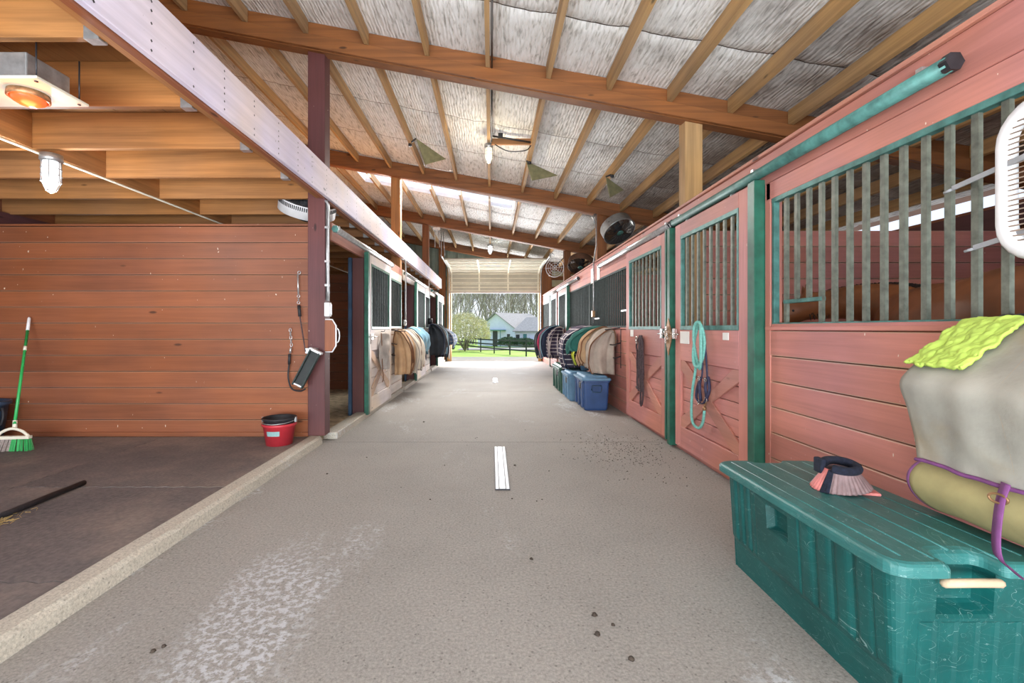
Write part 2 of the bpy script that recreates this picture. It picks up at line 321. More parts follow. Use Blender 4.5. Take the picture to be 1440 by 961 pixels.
# ------------------------------------------------------------------ builders
class MB:
    def __init__(s): s.v = []; s.f = []; s.sm = []
    def add(s, vs, fs, smooth=False):
        o = len(s.v); s.v += [tuple(p) for p in vs]; s.f += [tuple(i+o for i in f) for f in fs]; s.sm += [smooth]*len(fs); return s
    def box(s, x0, x1, y0, y1, z0, z1):
        if x0 > x1: x0, x1 = x1, x0
        if y0 > y1: y0, y1 = y1, y0
        if z0 > z1: z0, z1 = z1, z0
        v = [(x, y, z) for z in (z0, z1) for y in (y0, y1) for x in (x0, x1)]
        return s.add(v, [(0, 2, 3, 1), (4, 5, 7, 6), (0, 1, 5, 4), (2, 6, 7, 3), (0, 4, 6, 2), (1, 3, 7, 5)])
    def obox(s, c, ax, ay, az, hx, hy, hz):
        c = Vector(c); v = [c+ax*hx*i+ay*hy*j+az*hz*k for k in (-1, 1) for j in (-1, 1) for i in (-1, 1)]
        return s.add(v, [(0, 2, 3, 1), (4, 5, 7, 6), (0, 1, 5, 4), (2, 6, 7, 3), (0, 4, 6, 2), (1, 3, 7, 5)])
    def bar(s, p0, p1, w, h, up=(0, 0, 1)):
        p0 = Vector(p0); p1 = Vector(p1); d = (p1-p0); L = d.length; d.normalize(); sd = d.cross(Vector(up)).normalized(); u = sd.cross(d)
        return s.obox((p0+p1)/2, d, sd, u, L/2, w/2, h/2)
    def tube(s, pts, r, n=8, cap=True, flat=1.0):
        pts = [Vector(p) for p in pts]; rr = r if isinstance(r, (list, tuple)) else [r]*len(pts); vs = []; fs = []
        prev = None
        for i, p in enumerate(pts):
            t = (pts[min(i+1, len(pts)-1)]-pts[max(i-1, 0)]).normalized()
            if prev is None:
                a = Vector((0, 0, 1)) if abs(t.z) < .9 else Vector((1, 0, 0)); u = t.cross(a).normalized()
            else: u = (prev - t*prev.dot(t)).normalized()
            prev = u; w = t.cross(u)
            for k in range(n):
                an = 2*math.pi*k/n; vs.append(p+u*math.cos(an)*rr[i]+w*math.sin(an)*rr[i]*flat)
        for i in range(len(pts)-1):
            for k in range(n): fs.append((i*n+k, i*n+(k+1) % n, (i+1)*n+(k+1) % n, (i+1)*n+k))
        if cap: fs.append(tuple(range(n-1, -1, -1))); fs.append(tuple((len(pts)-1)*n+k for k in range(n)))
        return s.add(vs, fs, True)
    def ring(s, c, ax, R_, r, n=24, m=6, a0=0, a1=2*math.pi, sq=(1, 1)):
        c = Vector(c); ax = Vector(ax).normalized(); t = Vector((0, 0, 1)) if abs(ax.z) < .9 else Vector((0, 1, 0)); u = ax.cross(t).normalized(); w = ax.cross(u)
        full = abs(a1-a0-2*math.pi) < 1e-6
        pts = [c+u*math.cos(a0+(a1-a0)*i/n)*R_*sq[0]+w*math.sin(a0+(a1-a0)*i/n)*R_*sq[1] for i in range(n+1)]
        return s.tube(pts, r, m, not full)
    def lathe(s, c, ax, prof, n=24, smooth=True):
        c = Vector(c); ax = Vector(ax).normalized(); t = Vector((0, 0, 1)) if abs(ax.z) < .9 else Vector((0, 1, 0)); u = ax.cross(t).normalized(); w = ax.cross(u)
        vs = []; fs = []
        for (r, h) in prof:
            for k in range(n):
                an = 2*math.pi*k/n; vs.append(c+ax*h+u*math.cos(an)*r+w*math.sin(an)*r)
        for i in range(len(prof)-1):
            for k in range(n): fs.append((i*n+k, i*n+(k+1) % n, (i+1)*n+(k+1) % n, (i+1)*n+k))
        return s.add(vs, fs, smooth)
    def prism(s, poly, axis, a0, a1):
        # poly: 2-D points; axis 'x': (y,z)  'y': (x,z)  'z': (x,y)
        def P(p, a): return (a, p[0], p[1]) if axis == 'x' else ((p[0], a, p[1]) if axis == 'y' else (p[0], p[1], a))
        n = len(poly); vs = [P(p, a0) for p in poly]+[P(p, a1) for p in poly]
        return s.add(vs, [tuple(range(n)), tuple(range(2*n-1, n-1, -1))]+[(i, i+n, (i+1) % n+n, (i+1) % n) for i in range(n)])
    def grid(s, fn, nu, nv, smooth=True, skip=None):
        vs = [fn(i/nu, j/nv) for j in range(nv+1) for i in range(nu+1)]
        fs = [(j*(nu+1)+i, j*(nu+1)+i+1, (j+1)*(nu+1)+i+1, (j+1)*(nu+1)+i) for j in range(nv) for i in range(nu) if not (skip and skip((i+.5)/nu, (j+.5)/nv))]
        return s.add(vs, fs, smooth)
    def build(s, name, mat, parent=None, bevel=0, solid=0, fix=True, subd=0):
        base = parent.matrix_basis.translation if parent is not None else Vector()
        p = parent
        base = Vector((0, 0, 0))
        while p is not None: base = base+p.location; p = p.parent
        me = bpy.data.meshes.new(name)
        me.from_pydata([(a-base.x, b-base.y, c-base.z) for a, b, c in s.v], [], s.f)
        me.polygons.foreach_set('use_smooth', s.sm)
        if fix:
            bm = bmesh.new(); bm.from_mesh(me); bmesh.ops.recalc_face_normals(bm, faces=bm.faces); bm.to_mesh(me); bm.free()
        me.materials.append(M[mat] if isinstance(mat, str) else mat)
        o = bpy.data.objects.new(name, me); C.objects.link(o)
        if parent is not None: o.parent = parent
        if bevel:
            b = o.modifiers.new('edge', 'BEVEL'); b.width = bevel; b.segments = 1 if bevel < .006 else 2; b.limit_method = 'ANGLE'
        if solid:
            b = o.modifiers.new('thick', 'SOLIDIFY'); b.thickness = solid; b.offset = 0
        if subd:
            b = o.modifiers.new('soft', 'SUBSURF'); b.levels = subd; b.render_levels = subd
        return o
def tag(o, label=None, cat=None, group=None, kind=None):
    if label: o['label'] = label
    if cat: o['category'] = cat
    if group: o['group'] = group
    if kind: o['kind'] = kind
    return o
def thing(name, loc, label, cat, group=None, kind=None):
    o = bpy.data.objects.new(name, None); C.objects.link(o); o.location = loc; o.empty_display_size = .1
    return tag(o, label, cat, group, kind)
def solo(name, mb, mat, label, cat, group=None, kind=None, bevel=0, origin=None, **k):
    xs = [p[0] for p in mb.v]; ys = [p[1] for p in mb.v]; zs = [p[2] for p in mb.v]
    og = origin or ((min(xs)+max(xs))/2, (min(ys)+max(ys))/2, min(zs))
    mb.v = [(a-og[0], b-og[1], c-og[2]) for a, b, c in mb.v]
    o = mb.build(name, mat, None, bevel, **k); o.location = og
    return tag(o, label, cat, group, kind)
def struct(name, mb, mat, label, cat, bevel=0, **k): return solo(name, mb, mat, label, cat, kind='structure', bevel=bevel, **k)
def smooth_path(pts, n=6):
    pts = [Vector(p) for p in pts]; o = []
    for i in range(len(pts)-1):
        p0 = pts[max(i-1, 0)]; p1 = pts[i]; p2 = pts[i+1]; p3 = pts[min(i+2, len(pts)-1)]
        for k in range(n):
            t = k/n; o.append(.5*((2*p1)+(-p0+p2)*t+(2*p0-5*p1+4*p2-p3)*t*t+(-p0+3*p1-3*p2+p3)*t**3))
    return o+[pts[-1]]

PY = [.85, 4.95, 9.05, 13.15, 17.25]      # post rows
ROOF = lambda x: 4.20-.188*x               # insulation underside
END = 17.40

# ------------------------------------------------------------------ floor, curb, mats
fl = thing('floor', (0, 0, 0), 'poured grey concrete aisle floor with pale worn patches and cross joints', 'floor', kind='structure')
js = [-4.0, .9, 5.0, 9.05, 13.15, 20.0]
for i in range(len(js)-1):
    MB().box(-1.97, 2.02, js[i]+.004, js[i+1]-.004, -.12, 0).build('concrete_slab', 'concrete', fl, bevel=.004)
MB().box(-1.97, 2.02, -4, 20, -.16, -.03).build('joint_filler', 'black_rubber', fl)
MB().box(-1.86, -1.83, 5.1, 17.3, -.16, .0).build('slab_edge', 'concrete', fl)
# apron outside
struct('apron', MB().box(-9, -1.975, 17.5, 20, -.12, -.004).box(2.025, 9, 17.5, 20, -.12, -.004), 'concrete', 'sunlit concrete apron outside the far doorway, beside the aisle slab', 'paving')
def curb_mb():
    rnd = random.Random(3); mb = MB(); n = 90; y0, y1 = -2.0, 4.93
    prof = lambda t: [(-1.966, -.05), (-1.966, .082), (-1.95, .086), (-1.86-.006*noise.noise((t*9, 0, 0)), .084), (-1.836+.012*noise.noise((t*14, 3, 0)), .066+.012*noise.noise((t*20, 1, 0))), (-1.83, .02), (-1.825, -.05)]
    rows = [prof(y0+(y1-y0)*i/n) for i in range(n+1)]; m = 7
    vs = [(p[0], y0+(y1-y0)*i/n, p[1]) for i, r in enumerate(rows) for p in r]
    fs = [(i*m+k, i*m+k+1, (i+1)*m+k+1, (i+1)*m+k) for i in range(n) for k in range(m-1)]+[tuple(range(m)), tuple(n*m+k for k in range(m-1, -1, -1))]
    return mb.add(vs, fs, False)
struct('curb', curb_mb(), 'curb_concrete', 'long raised concrete curb between the aisle and the rubber-matted bay', 'curb')
for i, (a, b) in enumerate([(5.14, 9.0), (9.2, 13.1), (13.3, 17.2)]):
    struct('curb', MB().box(-1.90, -1.74, a, b, -.02, .075), 'curb_concrete', 'pale concrete threshold under the '+['nearest', 'middle', 'farthest'][i]+' stall front opposite the storage bins', 'curb', bevel=.01)
struct('floor_stall', MB().box(-6.2, -1.9, 5.05, 17.3, -.1, .03), 'shavings', 'wood shavings bedding covering the stall floors behind the pale doors', 'floor')
struct('floor_stall', MB().box(2.04, 6.2, -1, 17.3, -.1, .03), 'shavings', 'wood shavings bedding covering the stall floors behind the red doors', 'floor')
struct('floor_bay', MB().box(-6.2, -1.97, -2.2, 5.05, -.1, .045), 'black_rubber', 'dark base under the rubber mats of the grooming bay', 'floor')
# interlocking mats
xs = [-1.972, -3.55, -5.13, -6.18]; ysr = [-.42, .85, 2.12, 3.39, 4.96]
rows_name = ['fourth row from the plank wall', 'third row from the plank wall', 'second row from the plank wall', 'row along the plank wall']
col_name = ['next to curb', 'second from curb', 'third from curb']
for j in range(4):
    for i in range(3):
        x1, x0 = xs[i], xs[i+1]; y0, y1 = ysr[j], ysr[j+1]
        def edge(a, b, fixed, ax, amp, teeth=12):
            pts = []
            for k in range(teeth*2+1):
                t = a+(b-a)*k/(teeth*2); off = amp*(1 if (k//1) % 2 else -1) if 0 < k < teeth*2 else 0
                pts.append((t, fixed+off) if ax == 'h' else (fixed+off, t))
            return pts
        g = .004
        poly = edge(x0+g, x1-g, y0+g, 'h', .008 if j else 0)+edge(y0+g, y1-g, x1-g, 'v', .008 if i else 0)[1:]+edge(x1-g, x0+g, y1-g, 'h', .008 if j < 3 else 0)[1:]+edge(y1-g, y0+g, x0+g, 'v', .008 if i < 2 else 0)[1:-1]
        solo('rubber_mat', MB().prism(poly, 'z', .046, .068+random.uniform(-.002, .003)), 'mat_rubber',
             'dark rubber floor mat, '+rows_name[j]+', '+col_name[i], 'mat', 'interlocking rubber mats in the grooming bay')

# ------------------------------------------------------------------ roof
ceil = thing('ceiling', (0, 0, 0), 'sloping roof underside with white quilted insulation between wooden purlins', 'ceiling', kind='structure')
seams = [4.13+1.22*k for k in range(-5, 11)]+[END]
SKX = (-3.0, .5); SKY = (9.24, 10.85)
purx = [-.04+.65*k for k in range(-9, 10)]
def ins_z(x, y, ya, yb):
    t = ((x+.04)/.65) % 1.0; sag = .018*math.sin(math.pi*t)
    e = min(y-ya, yb-y); ed = .02*math.exp(-max(e, 0)/.03)
    q = .010*noise.noise((x*13, y*3.2, 0))+.005*noise.noise((x*34, y*9, 4))
    return ROOF(x)-sag+ed+q
for a, b in zip(seams[:-1], seams[1:]):
    nx, ny = 252, max(4, int((b-a)/.06)); a_, b_ = a+.006, b-.006
    def fn(u, v, a_=a_, b_=b_): x = -6.3+12.6*u; y = a_+(b_-a_)*v; return (x, y, ins_z(x, y, a_, b_))
    sk = (lambda u, v, a_=a_, b_=b_: SKX[0] < -6.3+12.6*u < SKX[1] and SKY[0] < a_+(b_-a_)*v < SKY[1]) if 8.9 < a < 10.4 else None
    MB().grid(fn, nx, ny, True, sk).build('insulation_strip', 'insulation', ceil, fix=False)
# sheet metal above, with an opening for the translucent panel
rs = MB()
for (x0, x1, y0, y1) in [(-6.6, SKX[0], -3, 17.9), (SKX[1], 6.6, -3, 17.9), (SKX[0], SKX[1], -3, SKY[0]), (SKX[0], SKX[1], SKY[1], 17.9)]:
    rs.add([(x0, y0, ROOF(x0)+.05), (x1, y0, ROOF(x1)+.05), (x1, y1, ROOF(x1)+.05), (x0, y1, ROOF(x0)+.05), (x0, y0, ROOF(x0)+.07), (x1, y0, ROOF(x1)+.07), (x1, y1, ROOF(x1)+.07), (x0, y1, ROOF(x0)+.07)],
           [(0, 3, 2, 1), (4, 5, 6, 7), (0, 1, 5, 4), (1, 2, 6, 5), (2, 3, 7, 6), (3, 0, 4, 7)])
rs.build('roof_sheet', 'siding_dark', ceil)
sk = MB().add([(SKX[0], SKY[0], ROOF(SKX[0])+.06), (SKX[1], SKY[0], ROOF(SKX[1])+.06), (SKX[1], SKY[1], ROOF(SKX[1])+.06), (SKX[0], SKY[1], ROOF(SKX[0])+.06)], [(0, 1, 2, 3)])
o = sk.build('skylight_panel', 'skylight_sheet', ceil); o['label'] = 'bright translucent roof panel letting in daylight'
def trim_(x0, x1, y0, y1):
    MB().add([(x0, y0, ROOF(x0)-.03), (x1, y0, ROOF(x1)-.03), (x1, y1, ROOF(x1)-.03), (x0, y1, ROOF(x0)-.03), (x0, y0, ROOF(x0)+.055), (x1, y0, ROOF(x1)+.055), (x1, y1, ROOF(x1)+.055), (x0, y1, ROOF(x0)+.055)],
             [(0, 3, 2, 1), (4, 5, 6, 7), (0, 1, 5, 4), (1, 2, 6, 5), (2, 3, 7, 6), (3, 0, 4, 7)]).build('skylight_curb', 'white_plastic', ceil)
trim_(SKX[0]-.03, SKX[1]+.03, SKY[1]-.06, SKY[1]+.0); trim_(SKX[1]-.02, SKX[1]+.03, SKY[0], SKY[1]); trim_(SKX[0]-.03, SKX[0]+.02, SKY[0], SKY[1])
# purlins
for x in purx:
    for a, b in zip(PY[:-1], PY[1:]):
        zt = ROOF(x)-.015; w = .045; mb = MB()
        mb.prism([(x-w/2, zt-.145), (x+w/2, zt-.145-.008), (x+w/2, zt), (x-w/2, zt+.008)], 'y', a+.06, b-.06)
        mb.build('purlin', 'purlin_y', ceil)
    zt = ROOF(x)-.015
    MB().prism([(x-.022, zt-.15), (x+.022, zt-.15), (x+.022, zt), (x-.022, zt)], 'y', -2.9, PY[0]-.06).build('purlin', 'purlin_y', ceil)
# rafters
ordinal = ['directly above the camera', 'nearest in view above the aisle', 'second in view along the aisle', 'third in view along the aisle', 'at the far end wall']
for i, y in enumerate(PY):
    t = thing('roof_beam', (0, y, 4.0), 'heavy sloping brown roof beam '+ordinal[i], 'beam', kind='structure')
    def sl(z0, z1, y0, y1, nm):
        b0 = lambda x: 3.89-.188*x
        x0, x1 = -6.3, 6.3
        MB().add([(x0, y0, b0(x0)+z0), (x1, y0, b0(x1)+z0), (x1, y1, b0(x1)+z0), (x0, y1, b0(x0)+z0), (x0, y0, b0(x0)+z1), (x1, y0, b0(x1)+z1), (x1, y1, b0(x1)+z1), (x0, y1, b0(x0)+z1)],
                 [(0, 3, 2, 1), (4, 5, 6, 7), (0, 1, 5, 4), (1, 2, 6, 5), (2, 3, 7, 6), (3, 0, 4, 7)]).build(nm, 'beam_brown_x', t, bevel=.004)
    sl(.0, .295, y-.05, y+.05, 'beam_board'); sl(.005, .14, y-.095, y-.052, 'ledger_board'); sl(.005, .14, y+.052, y+.095, 'ledger_board')
# posts
for i, y in enumerate(PY):
    where = ['beside the camera', 'at the near corner of the grooming bay', 'between the first and second pale stall fronts', 'between the second and third pale stall fronts', 'at the far overhead door'][i]
    z1 = ROOF(-1.9)-.02
    if i: struct('post', MB().box(-1.998, -1.812, y, y+.16, 0 if i > 1 else .08, z1), ('post_red_z' if i == 1 else ('pine_z' if i == 2 else 'beam_brown_z')), 'square wooden roof post '+where+', grooming bay side', 'post', bevel=.006)
    wr = ['beside the camera', 'rising behind the two near red stall doors', 'carrying the round drum fan over the barred wall', 'standing past the barred wall near the overhead door', 'beside the overhead door'][i]
    if i: struct('post', MB().box(2.10, 2.29, y-.02, y+.15, 0, ROOF(2.2)-.02), 'purlin_z' if i == 1 else 'beam_brown_z', 'tall square brown roof post '+wr, 'post', bevel=.006)

# ------------------------------------------------------------------ plank walls
PH = .1768
def plank_wall(parent, kind, fixed, t, a0, a1, z0, n, mat, top=None, backing='siding_dark', splits=None):
    # kind 'y': wall in the X-Z plane at y=fixed..fixed+t (front face at fixed); kind 'x': in the Y-Z plane
    sgn = 1 if t > 0 else -1; rng = random.Random(int(abs(a0*100)+abs(fixed)*7+n))
    for k in range(n):
        za = z0+k*PH; zb = min(za+PH-.005, top or 99)
        if zb-za < .02: continue
        j = rng.uniform(-.0025, .0025)
        mb = MB()
        if kind == 'y': mb.box(a0, a1, fixed+j, fixed+t*.6, za, zb)
        else: mb.box(fixed+j, fixed+t*.6, a0, a1, za, zb)
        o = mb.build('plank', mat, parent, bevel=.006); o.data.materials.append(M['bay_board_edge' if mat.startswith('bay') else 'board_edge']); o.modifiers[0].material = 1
    mb = MB(); zt = min(z0+n*PH, top or 99)
    if kind == 'y': mb.box(a0, a1, fixed+t*.62, fixed+t, z0, zt-.004)
    else: mb.box(fixed+t*.62, fixed+t, a0, a1, z0, zt-.004)
    mb.build('backing_board', backing, parent)
wb = thing('wall_back', (-4, 5.0, .07), 'stained horizontal plank wall closing the grooming bay', 'wall', kind='structure')
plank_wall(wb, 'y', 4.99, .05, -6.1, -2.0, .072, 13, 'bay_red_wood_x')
MB().box(-6.1, -2.0, 4.965, 4.99, .068, .115).build('base_board', 'bay_red_wood_x', wb, bevel=.003)
MB().box(-6.1, -2.0, 4.98, 5.08, 2.372, 2.395).build('cap_board', 'bay_red_wood_x', wb, bevel=.003)
# inner stall partitions
for side, ys_ in ((-1, [(9.08, 'first'), (13.18, 'second')]), (1, [(5.0, 'first'), (9.08, 'second'), (13.18, 'third'), (.9, 'camera-side')])):
    for y, nm in ys_:
        t = thing('wall_partition', (side*4, y, 0), nm+' plank partition between stalls on the '+('pale' if side < 0 else 'red')+' door side', 'wall', kind='structure')
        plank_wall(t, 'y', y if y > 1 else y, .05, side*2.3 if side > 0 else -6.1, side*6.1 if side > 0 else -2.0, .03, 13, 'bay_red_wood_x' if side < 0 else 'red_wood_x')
# outer walls
def outer_wall(side):
    t = thing('wall_outer', (side*6.15, 8, 0), 'outer barn wall with window openings behind the '+('pale' if side < 0 else 'red')+' stall doors', 'wall', kind='structure')
    x0, x1 = side*6.12, side*6.17; top = ROOF(side*6.15)-.30  # wall top lowered: eave gap added to let sky light reach the roof
    mb = MB(); mb.box(x0, x1, -1.2, END, 0, 1.3)
    z2 = 2.25; mb.box(x0, x1, -1.2, END, z2, top)
    ws = [1.9, 6.4, 10.6, 14.6] if side > 0 else [1.2, 6.4, 10.6, 14.6]
    prev = -1.2
    for w in ws: mb.box(x0, x1, prev, w, 1.3, z2); prev = w+1.3
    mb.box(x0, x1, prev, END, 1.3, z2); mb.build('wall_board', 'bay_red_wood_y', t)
    for w in ws:
        fr = MB().box(side*6.09, x1, w, w+.05, 1.3, z2).box(side*6.09, x1, w+1.25, w+1.3, 1.3, z2).box(side*6.09, x1, w, w+1.3, 1.3, 1.35).box(side*6.09, x1, w, w+1.3, z2-.05, z2)
        fr.build('window_frame', 'beam_brown_y', t)
    MB().box(side*6.0, side*6.1, -1.2, END, 2.42, 2.68).build('header_beam', 'dark_red_y', t)
outer_wall(-1); outer_wall(1)

# ------------------------------------------------------------------ loft over the bay and the pale stalls
loft = thing('loft', (-4, 6, 2.67), 'loft floor of deep pine joists over the grooming bay and stalls', 'loft', kind='structure')
jy = [2.22+.69*k for k in range(-4, 22)]
for y in jy:
    if y > 16.9: continue
    jo = MB().box(-6.1, -1.915, y, y+.042, 2.672, 2.96).build('joist', 'pine_x', loft, bevel=.003)
    hz = MB().box(-1.985, -1.912, y-.006, y+.0, 2.668, 2.80).box(-1.985, -1.912, y+.042, y+.048, 2.668, 2.80).box(-1.985, -1.912, y-.006, y+.048, 2.660, 2.668)
    hz.build('joist_hanger', 'galvanised', jo)
for a, b in zip(jy[:-1], jy[1:]):
    if b > 16.9: continue
    MB().box(-3.67, -3.63, a+.044, b-.002, 2.675, 2.955).build('blocking', 'pine_y', loft, bevel=.003)
for k in range(4):
    MB().box(-6.1+k*1.05, -6.1+(k+1)*1.05-.006, -.6, 17.0, 2.962, 2.985).build('deck_board', 'deck_ply', loft)
MB().tube([(-3.65, -.5, 2.663), (-3.65, 16, 2.663)], .010, 6).build('conduit', 'cream_metal', loft)
t = thing('edge_beam', (-1.84, 7.5, 2.67), 'long lavender-grey weathered beam over the curb, dotted with nail holes', 'beam', kind='structure')
MB().box(-1.812, -1.772, -1.5, 16.2, 2.672, 3.0).build('face_board', 'lavender_paint', t, bevel=.004)
MB().box(-1.858, -1.814, -1.5, 4.94, 2.66, 2.97).box(-1.858, -1.814, 5.12, 16.1, 2.66, 2.97).build('inner_board', 'bay_red_wood_y', t, bevel=.003)
MB().box(-1.905, -1.86, -1.5, 4.94, 2.665, 2.97).box(-1.905, -1.86, 5.12, 16.1, 2.665, 2.97).build('inner_board', 'pine_y', t, bevel=.003)
nl = MB(); rn = random.Random(5)
for k in range(40):
    y = .9+k*.36+rn.uniform(-.05, .05)
    for q in range(6):
        z = 2.70+q*.05+rn.uniform(-.01, .01)
        if rn.random() < .9: nl.add([(-1.7712, y+dx*.008, z+dz*.009) for dx, dz in ((-1, 0), (0, -1), (1, 0), (0, 1))], [(0, 1, 2, 3)])
o = nl.build('nail_holes', 'black_metal', t, fix=False); o['kind'] = 'stuff'

# ------------------------------------------------------------------ stall fronts
def hx(side, d): return side*d
def sbox(mb, side, d0, d1, y0, y1, z0, z1): return mb.box(side*d0, side*d1, y0, y1, z0, z1)
def grille(parent, side, d, y0, y1, z0, z1, n=None, mat='bar_metal', frame='teal_metal', ys=None, bw=.026, bars_from=None, bottom=None):
    fr = MB(); w = .045
    sbox(fr, side, d-.012, d+.03, y0, y1, z0-.02, z0+.02); sbox(fr, side, d-.012, d+.03, y0, y1, z1-.025, z1+.012)
    sbox(fr, side, d-.01, d+.028, y0, y0+w*.6, z0, z1); sbox(fr, side, d-.01, d+.028, y1-w*.6, y1, z0, z1)
    fo = fr.build('grille_frame', frame, parent, bevel=.002)
    if parent.name.startswith('stall_door'): parent = fo
    if bottom: sbox(MB(), side, d-.014, d+.032, y0, y1, z0-.022, z0+.012).build('bottom_rail', bottom, parent, bevel=.002)
    ys = ys or [y0+(y1-y0)*(k+1)/(n+1) for k in range(n)]
    for k, y in enumerate(ys):
        zb = z0
        if bars_from and k in bars_from: zb = bars_from[k]
        sbox(MB(), side, d, d+.02, y-bw/2, y+bw/2, zb, z1).build('bar', mat, parent)
def stall_door(side, y0, y1, F, label, green=None, mat='red_wood', brace_mat='tan_wood', frame='teal_metal', nb=9, bar='bar_metal', tagz=()):
    """a sliding door with a barred upper half and X-braced lower half; F = distance of its face from the aisle centre"""
    t = thing('stall_door', (side*F, (y0+y1)/2, .06), label, 'door', 'sliding stall doors')
    T = .042; sw = .13; zt = 2.30
    for a, b in ((y0, y0+sw), (y1-sw, y1)): sbox(MB(), side, F, F+T, a, b, .06, zt).build('stile', mat+'_z', t, bevel=.004)
    sbox(MB(), side, F, F+T, y0+sw, y1-sw, 2.17, zt).build('top_rail', mat+'_y', t, bevel=.004)
    sbox(MB(), side, F, F+T, y0+sw, y1-sw, .93, 1.235).build('middle_rail', mat+'_y', t, bevel=.004)
    sbox(MB(), side, F, F+T, y0+sw, y1-sw, .06, .27).build('bottom_rail', mat+'_y', t, bevel=.004)
    ya, yb, za, zb = y0+sw, y1-sw, .27, .93; n = 5
    for k in range(n):
        a = za+(zb-za)*k/n; b = za+(zb-za)*(k+1)/n
        sbox(MB(), side, F+.022, F+T-.004, ya, yb, a+.003, b-.003).build('plank', mat+'_y', t, bevel=.004)
    sbox(MB(), side, F+T-.004, F+T, ya, yb, za, zb).build('backing_board', 'siding_dark', t)
    w = .115; wz = w*1.0
    one = [(ya, za), (ya+w*.8, za), (yb, zb-wz*.8), (yb, zb), (yb-w*.8, zb), (ya, za+wz*.8)]
    MB().prism(one, 'x', side*(F+.003), side*(F+.022)).build('brace', brace_mat+'_y', t, bevel=.003)
    # the crossing brace in two halves that stop at the first
    def other(u): return (ya+(yb-ya)*u, zb+(za-zb)*u)
    dy = (yb-ya); dz = (zb-za); L = math.hypot(dy, dz)
    g = .5*w*.8/ (2*dy*dz/ (L*L)) / L*1.25
    ox, oz = dz/L*w*.36, dy/L*w*.36
    m1 = other(.5-g); m2 = other(.5+g)
    MB().prism([(ya, zb), (ya+w*.8, zb), (m1[0]+ox, m1[1]+oz), (m1[0]-ox, m1[1]-oz), (ya, zb-wz*.8)], 'x', side*(F+.004), side*(F+.022)).build('brace', brace_mat+'_y', t, bevel=.003)
    MB().prism([(m2[0]+ox, m2[1]+oz), (yb, za+wz*.8), (yb, za), (yb-w*.8, za), (m2[0]-ox, m2[1]-oz)], 'x', side*(F+.004), side*(F+.022)).build('brace', brace_mat+'_y', t, bevel=.003)
    grille(t, side, F+.008, y0+sw, y1-sw, 1.255, 2.165, nb, bar, frame)
    if green is not None:
        for gy in green:
            o = sbox(MB(), side, F-.012, F+T+.004, gy[0], gy[1], .05, 2.31).build('edge_trim', 'green_trim', t, bevel=.003); o['label'] = 'dark green edge trim'
    for hy in (y0+.25, y1-.25):
        MB().box(side*(F+.012), side*(F+.03), hy-.02, hy+.02, 2.25, 2.335).tube([(side*(F+.005), hy, 2.30), (side*(F+.04), hy, 2.30)], .016, 8).build('roller_hanger', 'galvanised', t)
    return t
def track(side, d, y0, y1, mat, label):
    t = thing('door_track', (side*d, y0, 2.34), label, 'rail', 'round sliding door tracks')
    MB().tube([(side*d, y0, 2.35), (side*d, y1, 2.35)], .036, 12).build('pipe', mat, t)
    MB().lathe((side*d, y0-.012, 2.35), (0, 1, 0), [(0, 0), (.040, 0), (.040, .035), (.034, .035)], 6, False).build('end_cap', 'black_metal' if side > 0 else 'teal_metal', t)
    MB().lathe((side*d, y1+.012, 2.35), (0, -1, 0), [(0, 0), (.044, 0), (.044, .03), (.036, .03)], 6, False).build('end_cap', 'black_metal', t)
    n = max(2, int((y1-y0)/.9))
    for k in range(n):
        y = y0+.15+(y1-y0-.3)*k/(n-1)
        MB().box(side*(d+.0), side*(d+.07), y-.015, y+.015, 2.386, 2.41).build('bracket', 'galvanised', t)
    return t

# --- red side (X > 0)
wr = thing('wall_right', (1.95, 8, 0), 'red plank stall front wall with painted header boards', 'wall', kind='structure')
def solid_base(parent, side, d, y0, y1, mat, zt=1.235, z0=0.0): plank_wall(parent, 'x', side*d, side*.05, y0, y1, z0, 7, mat, top=zt)
solid_base(wr, 1, 1.95, -1.2, 3.22, 'red_wood_y')
solid_base(wr, 1, 1.95, 6.42, 11.32, 'red_wood_y')
solid_base(wr, 1, 1.95, 14.75, 17.2, 'red_wood_y')
for (a, b) in ((-1.2, 6.0), (6.004, 11.4), (11.404, 17.2)):
    MB().box(1.95, 1.99, a, b, 2.275, 2.478).build('header_board', 'red_wood_y', wr, bevel=.004)
    MB().box(1.93, 2.03, a, b, 2.48, 2.505).build('cap_board', 'tan_wood_y', wr, bevel=.004)
for (a, b) in ((-1.2, 3.22), (6.42, 11.32), (14.75, 17.2)):
    MB().box(1.945, 1.985, a, b, 2.15, 2.27).build('lower_header_board', 'red_wood_y', wr, bevel=.004)
    MB().box(1.935, 2.0, a, b, 1.238, 1.262).build('sill_board', 'red_wood_y', wr, bevel=.003)
for y in (3.17, 3.62 if False else 4.78): pass
MB().box(1.945, 2.03, 3.175, 3.235, 0, 2.27).build('jamb', 'red_wood_z', wr, bevel=.003)
for (a, b, m) in ((3.245, 3.335, 'green_trim'), (4.785, 4.86, 'green_trim'), (11.33, 11.45, 'green_trim'), (14.62, 14.74, 'green_trim'), (6.43, 6.5, 'red_wood_z'), (13.0, 13.15, 'red_wood_z')):
    o = MB().box(1.875 if m == 'green_trim' else 1.945, 2.0, a, b, .02, 2.31).build('jamb', m, wr, bevel=.004)
for (a, b) in ((3.34, 6.42), (11.46, 14.6)): MB().box(1.96, 2.03, a, b, 0, .045).build('threshold_board', 'red_wood_y', wr)
